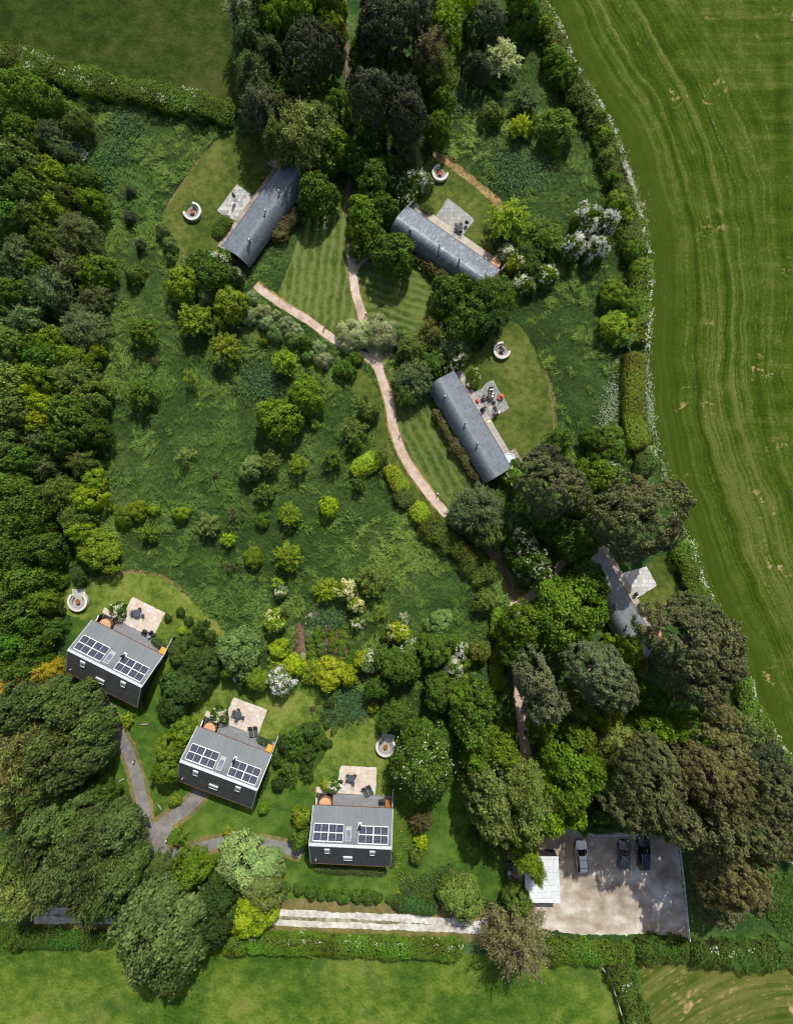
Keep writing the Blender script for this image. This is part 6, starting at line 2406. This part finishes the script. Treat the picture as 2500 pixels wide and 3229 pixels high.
# ------------------------------------------------------------------ hedges
def hedge(line, width, height, cols, label, leaf=.2, dens=42, seed=0, name='hedge', flowers=0.0, bump=.22, step=None, fside=0, group=None):
    """leafy box along a line, its plants changing colour along the length"""
    rs = np.random.RandomState(seed + 500)
    P, s = resample(catmull(line), .25)
    Nn, Tt = normals2(P)
    Ltot = s[-1]
    area = Ltot * (width + 2 * height * .8)
    n = int(area * dens * 2.1)
    a = rs.uniform(0, Ltot, n)
    w2 = width / 2
    per = rs.uniform(-(w2 + height * .8), w2 + height * .8, n)
    ph = rs.uniform(0, 6, 8)
    NN = np.c_[np.interp(a, s, Nn[:, 0]), np.interp(a, s, Nn[:, 1])]
    rnd = np.minimum(1, np.minimum(a, Ltot - a) / .8)      # rounded ends
    lump = bump * (np.sin(a * 1.1 + ph[0]) * .5 + np.sin(a * 2.3 + ph[1] + per) * .5 + np.sin(a * 4.1 + per * 2.3 + ph[2]) * .35 + np.sin(per * 3 + a * .7 + ph[3]) * .3)
    top = np.abs(per) < w2
    off = np.where(top, per, np.sign(per) * (w2))
    hz = np.where(top, height * (1 - .18 * (np.abs(per) / w2) ** 3), height * .9 - (np.abs(per) - w2))
    side = np.where(top, 0, np.sign(per))
    base = np.c_[np.interp(a, s, P[:, 0]), np.interp(a, s, P[:, 1])]
    wv = 1 + bump * (.5 * np.sin(a * .55 + ph[4]) + .35 * np.sin(a * 1.6 + ph[5]) + .2 * np.sin(a * 3.1 + ph[1]))
    off = off * wv + side * lump
    hz = np.maximum(.05, hz + np.where(top, lump, 0) + rs.normal(0, .09, n)) * (1 + .10 * np.sin(a * .8 + ph[6]))
    hz *= .45 + .55 * rnd
    off = off * (.55 + .45 * rnd)
    pos = np.c_[base + NN * (off + rs.normal(0, .07, n))[:, None] + rs.normal(0, .06, (n, 2)), hz]
    Nv = np.c_[NN * np.where(top, per / w2 * .35, side * .95)[:, None], np.where(top, 1.0, .35)] + rs.normal(0, .5, (n, 3))
    sz = leaf * 1.12 * rs.uniform(.6, 1.4, n)
    k = np.sin(a * .9 + ph[7]) + np.sin(a * .37 + ph[0] * 2) + np.sin(a * 2.1 + ph[3]) * .6 + np.sin(per * 1.5 + a * .3)
    patch = np.clip(k / 5 + .5, 0, 1)
    tone = np.c_[.55 * patch + .45 * rs.uniform(0, 1, n), np.clip(.5 + (patch - .5) * 1.2 + rs.normal(0, .15, n), 0, 1)]
    me = leaf_mesh(name, pos, Nv, sz, sz * .65, tone, rs=rs)
    me.materials.append(M_hedge)
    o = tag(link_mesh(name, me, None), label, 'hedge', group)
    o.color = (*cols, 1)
    # a woody core, a part of its own, keeps light from passing under the leaves
    q = MB()
    cw, chh = w2 * .66, height * .72
    vs, fs = [], []
    for p_, n_ in zip(P[2:-2:2], Nn[2:-2:2]):
        for o_, z_ in ((-cw, .0), (-cw, chh * .9), (-cw * .5, chh), (cw * .5, chh), (cw, chh * .9), (cw, .0)):
            vs.append((p_[0] + n_[0] * o_, p_[1] + n_[1] * o_, z_))
    for j in range(len(vs) // 6 - 1):
        fs += [(j * 6 + i, j * 6 + i + 1, j * 6 + i + 7, j * 6 + i + 6) for i in range(5)]
    if width > 1.1: q.add(vs, fs).build('twigs', M_twig, o)
    if flowers:
        m = int(Ltot * flowers)
        cs = rs.uniform(0, Ltot, m)
        pc = rs.uniform(-w2, w2, m) if not fside else fside * (w2 + rs.uniform(-.5, .35, m))
        per_ = 9
        jx = np.clip(np.searchsorted(s, np.repeat(cs, per_) + rs.normal(0, .3, m * per_)), 0, len(P) - 1)
        oo = np.repeat(pc, per_) + rs.normal(0, .22, m * per_)
        z = np.where(np.abs(oo) < w2, height + .12, height * .55)
        pp = np.c_[P[jx] + Nn[jx] * oo[:, None], z + rs.normal(0, .08, m * per_)]
        zz = .17 * rs.uniform(.6, 1.3, len(pp))
        fm = leaf_mesh('blossom', pp, np.array([0, 0, 1.0]) + rs.normal(0, .4, (len(pp), 3)), zz, zz * .9, rs.uniform(0, 1, (len(pp), 2)), rs=rs)
        fm.materials.append(M_petal)
        f = link_mesh('blossom', fm, None, o)
        f.color = (.80, .80, .72, 1)
    return o


M_hedge = leaf_material('hedge_leaves', hue=.024, vmin=.42, vmax=1.95)
M_twig = plain('hedge_twigs', (.030, .040, .012), .9, var=.4, scale=3)
hedge(T('1', (-60, 370), (60, 375), (150, 372), (330, 455), (600, 530), (760, 565), (960, 600), (1200, 655), (1400, 715)), 3.2, 2.6, (0.090, 0.147, 0.015), 'broad field hedge between the dark top pasture and the meadow', seed=1, flowers=.7, dens=40)
hedge(T('3', (20, -120), (100, -10), (185, 130), (265, 270), (335, 460), (440, 620), (540, 790), (600, 950), (640, 1080), (680, 1230), (720, 1390), (760, 1540)), 3.0, 2.2, (.105, .150, .022), 'long wild hedge dividing the rough grass from the hay field', seed=2, flowers=2.2, dens=38, bump=.4, fside=1)
hedge(T('6', (770, 40), (770, 250), (760, 420), (750, 560)), 2.6, 2.5, (0.123, 0.180, 0.015), 'bright part of the field hedge next to two leafy bushes', seed=3, flowers=2.0, dens=40, bump=.3, fside=1)
hedge(T('6', (735, 590), (728, 700), (720, 820), (722, 950), (735, 1060), (770, 1170)), 2.6, 2.6, (0.152, 0.195, 0.018), 'trimmed flat-topped yellow-green hedge along the hay field', seed=4, dens=46, bump=.10)
hedge(T('6', (770, 1180), (800, 1230), (850, 1290)), 3.0, 2.4, (0.087, 0.147, 0.029), 'soft green end of the field hedge above the biggest pine', seed=5, bump=.3, flowers=1.5, fside=1)
hedge(T('9', (1005, 200), (1040, 320), (1075, 440), (1115, 520), (1140, 560)), 2.8, 2.4, (0.113, 0.188, 0.018), 'bright hedge beside the pine-shaded lawn', seed=6, bump=.3, flowers=1.5, fside=1)
hedge(T('9', (1370, 990), (1390, 1120), (1440, 1230), (1500, 1320), (1580, 1440), (1660, 1560)), 2.2, 2.2, (0.113, 0.195, 0.022), 'bright hedge strip between dark pines and hay field', seed=7, bump=.35, flowers=1.6, fside=1)
hedge(T('10', (1310, 1185), (1500, 1185)) + T('11', (0, 1185), (300, 1190), (640, 1205), (900, 1215), (1240, 1225)), 2.5, 2.0, (0.099, 0.180, 0.015), 'long trimmed hedge along the lower side of the stone drive', seed=8, dens=44, bump=.12, flowers=.5, fside=1)
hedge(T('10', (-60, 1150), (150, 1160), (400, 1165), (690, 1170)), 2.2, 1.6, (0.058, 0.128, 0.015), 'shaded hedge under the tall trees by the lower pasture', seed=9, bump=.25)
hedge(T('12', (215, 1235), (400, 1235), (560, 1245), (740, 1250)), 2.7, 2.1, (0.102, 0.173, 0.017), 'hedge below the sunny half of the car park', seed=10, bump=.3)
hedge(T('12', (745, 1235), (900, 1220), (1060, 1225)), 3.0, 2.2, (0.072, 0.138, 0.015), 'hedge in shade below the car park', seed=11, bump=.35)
hedge(T('12', (1065, 1235), (1200, 1245), (1400, 1240), (1760, 1245)), 3.6, 2.6, (0.075, 0.135, 0.020), 'thick hedge below the pine group, beyond the car park fence', seed=12, bump=.35, flowers=.3)
hedge(T('12', (610, 1290), (660, 1370), (700, 1470), (730, 1590), (760, 1720)), 3.0, 2.0, (0.090, 0.143, 0.020), 'cross hedge between the lower pasture and the mown corner', seed=13, bump=.3, flowers=.3)
hedge(T('12', (700, 1300), (740, 1400), (760, 1500), (800, 1600), (830, 1720)), 1.2, .8, (0.072, 0.165, 0.024), 'low weedy hedge bottom beside the mown corner field', seed=14, bump=.3)
hedge(T('5', (640, 1200), (670, 1250), (700, 1300)), 4.3, 2.4, (.235, .310, .018), 'clipped yellow-green block of hedge by the pink path', seed=15, dens=60, bump=.1)
hedge(T('5', (785, 1265), (825, 1310), (865, 1370), (900, 1410)), 1.9, 1.8, (.235, .310, .018), 'clipped yellow-green hedge running on from the wide block', seed=16, dens=60, bump=.1)
hedge(T('5', (850, 1400), (890, 1450), (925, 1500)), 2.9, 2.2, (0.075, 0.105, 0.020), 'olive unclipped stretch of the path hedge', seed=17, bump=.35)
hedge(T('5', (945, 1480), (985, 1540), (1030, 1590)), 2.3, 1.9, (.235, .310, .018), 'clipped yellow-green hedge length beside the lower pink path', seed=18, dens=60, bump=.1)
hedge(T('8', (1000, 70), (1080, 140), (1170, 210), (1270, 290), (1340, 370), (1370, 450)), 3.2, 2.2, (0.090, 0.128, 0.015), 'mixed olive hedge below the pink path by the meadow', seed=19, bump=.4)
hedge(T('8', (1430, 590), (1432, 680), (1430, 770)), 1.5, 1.8, (0.152, 0.225, 0.015), 'narrow clipped hedge, upper length beside the dark path', seed=20, dens=60, bump=.1)
hedge(T('8', (1420, 840), (1430, 930), (1440, 1080)), 1.6, 1.8, (0.138, 0.210, 0.015), 'narrow clipped hedge, lower length beside the dark path', seed=21, dens=60, bump=.15)
hedge(T('11', (820, 955), (900, 965), (1000, 975), (1095, 980)), 1.8, 1.5, (0.052, 0.105, 0.022), 'dark clipped hedge between the laurel row and yellowish tree', seed=22, dens=60, bump=.12)
hedge(T('b3', (150, 990), (330, 1320), (540, 1660), (700, 1930), (800, 2080)), 1.3, 1.6, (.105, .098, .036), 'copper beech hedge behind the cabin with people', seed=23, dens=60, bump=.3, leaf=.2)
hedge(T('b2', (320, 1310), (500, 1430), (650, 1530), (850, 1640)), 1.7, 1.7, (.105, .098, .036), 'copper hedge behind the worn-roof cabin', seed=24, dens=60, bump=.3, leaf=.2)
hedge(T('b1', (1480, 720), (1360, 860), (1230, 1020), (1120, 1130)), 2.0, 1.6, (.105, .098, .036), 'copper hedge behind the striped-lawn cabin', seed=25, dens=60, bump=.3, leaf=.2)
hedge(T('b1', (400, 1075), (470, 990), (540, 900), (600, 860)), 1.9, 1.1, (0.072, 0.128, 0.011), 'clipped green hedge block beside the striped-lawn cabin patio', seed=26, dens=80, bump=.05, leaf=.13)
hedge(T('b3', (600, 560), (700, 560), (790, 570)), 3.1, 1.2, (0.067, 0.120, 0.009), 'low mounded green hedge beside the patio with people', seed=27, dens=70, bump=.12, leaf=.14, flowers=2)
hedge(T('b2', (390, 670), (490, 720), (560, 750)), 1.2, .7, (0.065, 0.105, 0.024), 'low planting along the grit path of the worn-roof cabin', seed=28, dens=80, bump=.15, leaf=.14)
hedge(T('h1', (1190, 740), (1270, 790), (1375, 835)), .8, .7, (0.052, 0.083, 0.013), 'low dark hedge at the deck end of the cottage by the wood', seed=29, dens=90, bump=.1, leaf=.13)
hedge(T('h2', (1275, 775), (1390, 830), (1490, 860)), .9, .7, (0.043, 0.075, 0.015), 'low dark hedge at the deck end of the middle cottage', seed=30, dens=90, bump=.06, leaf=.12)
hedge(T('h1', (1110, 1510), (1070, 1600), (1030, 1690)), .7, .8, (0.072, 0.093, 0.031), 'thin planting along the gable of the cottage by the wood', seed=31, dens=70, bump=.15, leaf=.14)
hedge(T('h2', (1440, 1270), (1390, 1400), (1330, 1520), (1260, 1640)), .7, .9, (0.065, 0.105, 0.022), 'thin planting along the gable of the middle cottage', seed=32, dens=70, bump=.15, leaf=.14)
hedge(T('h3', (1380, 1830), (1380, 1950), (1350, 2060)), .6, .8, (0.065, 0.090, 0.024), 'thin planting along the gable of the drive cottage', seed=33, dens=70, bump=.15, leaf=.14)
hedge(T('h3', (190, 2075), (400, 2085), (700, 2100), (1000, 2115), (1280, 2120)), .7, .7, (0.072, 0.093, 0.033), 'thin planting along the shaded back of the drive cottage', seed=34, dens=60, bump=.15, leaf=.14)

# ------------------------------------------------------------------ cow parsley along the field edge, weeds, dead brush
def scatter(name, P, z, size, cols, m, kind_lab, seed=0, nz=.4, aspect=.9):
    rs = np.random.RandomState(seed)
    n = len(P)
    sz = size * rs.uniform(.5, 1.4, n)
    me = leaf_mesh(name, np.c_[P, z * rs.uniform(.4, 1.2, n)], np.array([0, 0, 1.0]) + rs.normal(0, nz, (n, 3)), sz, sz * aspect, rs.uniform(0, 1, (n, 2)), rs=rs)
    me.materials.append(m)
    o = tag(link_mesh(name, me, None), kind='stuff')
    o.color = (*cols, 1)
    return o


def along(line, w, n, seed, off=0.0):
    rs = np.random.RandomState(seed)
    P, s = resample(catmull(line, 6) if len(line) < 40 else line, .3)
    N, _ = normals2(P)
    # denser in clumps
    d = rs.uniform(0, 1, 4 * n)
    i = (d * (len(P) - 1)).astype(int)
    k = .5 + .5 * np.sin(i * .11 + 1) * np.sin(i * .047 + seed)
    i = i[rs.uniform(0, 1, len(i)) < k][:n]
    return P[i] + N[i] * (off + rs.normal(0, w, len(i)))[:, None] + rs.normal(0, .1, (len(i), 2))


e0 = edge[8:]
scatter('cow_parsley', along(e0, .38, 7500, 3, -.4), .75, .15, (.42, .50, .38), M_petal, '', 3)
scatter('cow_parsley', along(T('6', (640, 620), (625, 800), (610, 950), (560, 1020), (600, 1120)), .8, 1300, 5), .7, .14, (.40, .48, .34), M_petal, '', 5)
scatter('cow_parsley', along(T('1', (410, 850), (470, 900), (530, 945)), .5, 500, 6), .7, .17, (.40, .50, .36), M_petal, '', 6)
scatter('nettles', along(T('1', (600, 930), (620, 1000), (610, 1110), (690, 1080), (630, 960)), .7, 1400, 7), .9, .3, (.06, .14, .035), M_leaf, '', 7, .5, .5)
def blob(tile, x, y, r, n, seed):
    rs = np.random.RandomState(seed)
    a, q = rs.uniform(0, 6.283, n), np.sqrt(rs.uniform(0, 1, n)) * (1 + .3 * np.sin(rs.uniform(0, 6.283, n) * 1.0))
    c = np.array(W(tile, x, y))
    return c + np.c_[np.cos(a) * q * 1.2, np.sin(a) * q] * LEN(tile, r) + rs.normal(0, .3, (n, 2))


for q_, (tl_, x_, y_, r_) in enumerate((('3', 60, 1000, 150), ('1', 770, 740, 90), ('1', 700, 900, 70), ('8', 520, 1180, 110), ('8', 640, 1150, 90), ('5', 60, 760, 120), ('8', 440, 640, 90), ('4', 640, 250, 60), ('2', 1250, 620, 70), ('8', 1330, 1060, 90))):
    scatter('nettles', blob(tl_, x_, y_, r_, int(r_ * r_ * .16), 40 + q_), .75, .27, (.075, .15, .055), M_leaf, '', 60 + q_, .5, .5)
for q_, (tl_, x_, y_, r_) in enumerate((('8', 545, 55, 30), ('8', 600, 70, 26), ('8', 830, 95, 30), ('8', 790, 180, 34), ('8', 900, 90, 24), ('8', 270, 100, 24), ('8', 330, 135, 22), ('8', 210, 130, 18), ('8', 500, 130, 24), ('8', 960, 260, 30), ('4', 715, 300, 30), ('4', 690, 1350, 40))):
    scatter('dock_leaves', blob(tl_, x_, y_, r_, 70, 80 + q_), .45, .42, (.10, .20, .035), M_leaf, '', 90 + q_, .5, .42)
scatter('weeds', along(T('8', (980, 880), (960, 1000)) + T('11', (860, 880), (930, 840), (990, 830)), .6, 600, 8), .5, .16, (.25, .26, .02), M_leaf, '', 8)
scatter('weeds', along(T('11', (880, 900), (950, 880), (1060, 850), (1200, 770)), .9, 1800, 9), .6, .22, (.07, .12, .035), M_leaf, '', 9, .5, .6)
scatter('weeds', along(T('10', (300, 1185), (430, 1185)), .5, 300, 10), .5, .15, (.5, .52, .4), M_petal, '', 10)
scatter('rough_weeds', along(T('12', (1430, 1050), (1550, 950), (1620, 850), (1680, 980), (1550, 1080)), 1.6, 5000, 11), .5, .3, (.06, .13, .018), M_blade, '', 11, .6, .4)
rsb = np.random.RandomState(12)
mb = MB()
for i in range(150):
    x, y = W('1', 500 + rsb.normal(0, 52), 790 + rsb.normal(0, 55))
    a = rsb.uniform(0, 6.28)
    l = rsb.uniform(.4, 1.2)
    z = rsb.uniform(.1, .7)
    mb.tube([(x, y, z), (x + math.cos(a) * l, y + math.sin(a) * l, z + rsb.uniform(-.1, .25))], [.035, .01], 4)
tag(mb.build('brush_pile', plain('dead_brush', (.17, .115, .09), .9, var=.4)), 'brown pile of dead brush round an olive tree near the pasture hedge', 'brush pile')
mb = MB()
for i in range(9):
    mb.tube([(*W('10', 1060 + i * 6, 850 + i * 2), 3.2), (*W('10', 1130, 880 + i * 2), 3.0), (*W('10', 1205, 885 + i * 3), 2.6)], [.03, .05, .07], 5)
tag(mb.build('fallen_branch', M_timber), 'bare brown fallen limb leaning against the dense dark conifers', 'branch')

# ------------------------------------------------------------------ long meadow grass, leaning in swirls
rs = np.random.RandomState(5)
zoneM = [np.array(T('D', (110, 185), (480, 255), (560, 290), (1000, 60), (1130, 20), (1260, 260), (1360, 470), (1380, 800), (1400, 1000), (1250, 1200), (1090, 1350), (1080, 1560), (850, 1570), (690, 1440), (480, 1420), (330, 1330), (130, 1290), (160, 1000), (200, 700), (170, 400)))]
n = 620000
lo, hi = zoneM[0].min(0), zoneM[0].max(0)
P = rs.uniform(0, 1, (n, 2)) * (hi - lo) + lo
k = inside(zoneM[0], P)
P = P[k]
for ex in EXCL:
    b0, b1 = ex.min(0), ex.max(0)
    cand = np.where((P > b0).all(1) & (P < b1).all(1))[0]
    if len(cand):
        ins_ = inside(ex, P[cand])
        P = np.delete(P, cand[ins_], 0)


def field(P, f, ph):
    x, y = P[:, 0] * f, P[:, 1] * f
    return np.sin(x + 1.7 * np.sin(y * .8 + ph) + ph * 2) * np.cos(y * 1.1 + 1.3 * np.sin(x * .9 + ph * 3))


ang = 2.2 + 1.6 * field(P, .28, 1.0) + 1.1 * field(P, .75, 2.0) + rs.normal(0, .45, len(P))
lod = field(P, .55, 4.0) * .45 + field(P, 1.35, 5.0) * .45 + field(P, .15, 3.0) * .35 + field(P, 2.6, 6.0) * .3       # lodged, lighter patches
lod = np.clip(lod * 1.35 + .40 + rs.normal(0, .14, len(P)), 0, 1)
thin = rs.uniform(0, 1, len(P)) < .62 + .38 * lod
P, ang, lod = P[thin], ang[thin], lod[thin]
n = len(P)
D = np.c_[np.cos(ang), np.sin(ang), rs.uniform(.05, .5, n)]
N = np.c_[-np.cos(ang) * .35, -np.sin(ang) * .35, np.ones(n)] + rs.normal(0, .42, (n, 3))
Lg = rs.uniform(.22, .52, n) * (.8 + .6 * lod)
dark = np.clip(field(P, .17, 7.0) * .6 + field(P, .06, 2.5) * .35 + .5, 0, 1)
tone = np.c_[np.clip(.04 + .72 * lod * (.65 + .5 * dark) + rs.uniform(-.16, .22, n), 0, 1), np.clip(.5 - .5 * (dark - .4) + rs.normal(0, .2, n), 0, 1)]
me = leaf_mesh('long_grass', np.c_[P, .12 + .28 * lod + rs.uniform(0, .15, n)], N, Lg, Lg * .15, tone, D, rs, .1)
me.materials.append(M_blade)
o = tag(link_mesh('long_grass', me, None), kind='stuff')
o.color = (.114, .192, .037, 1)
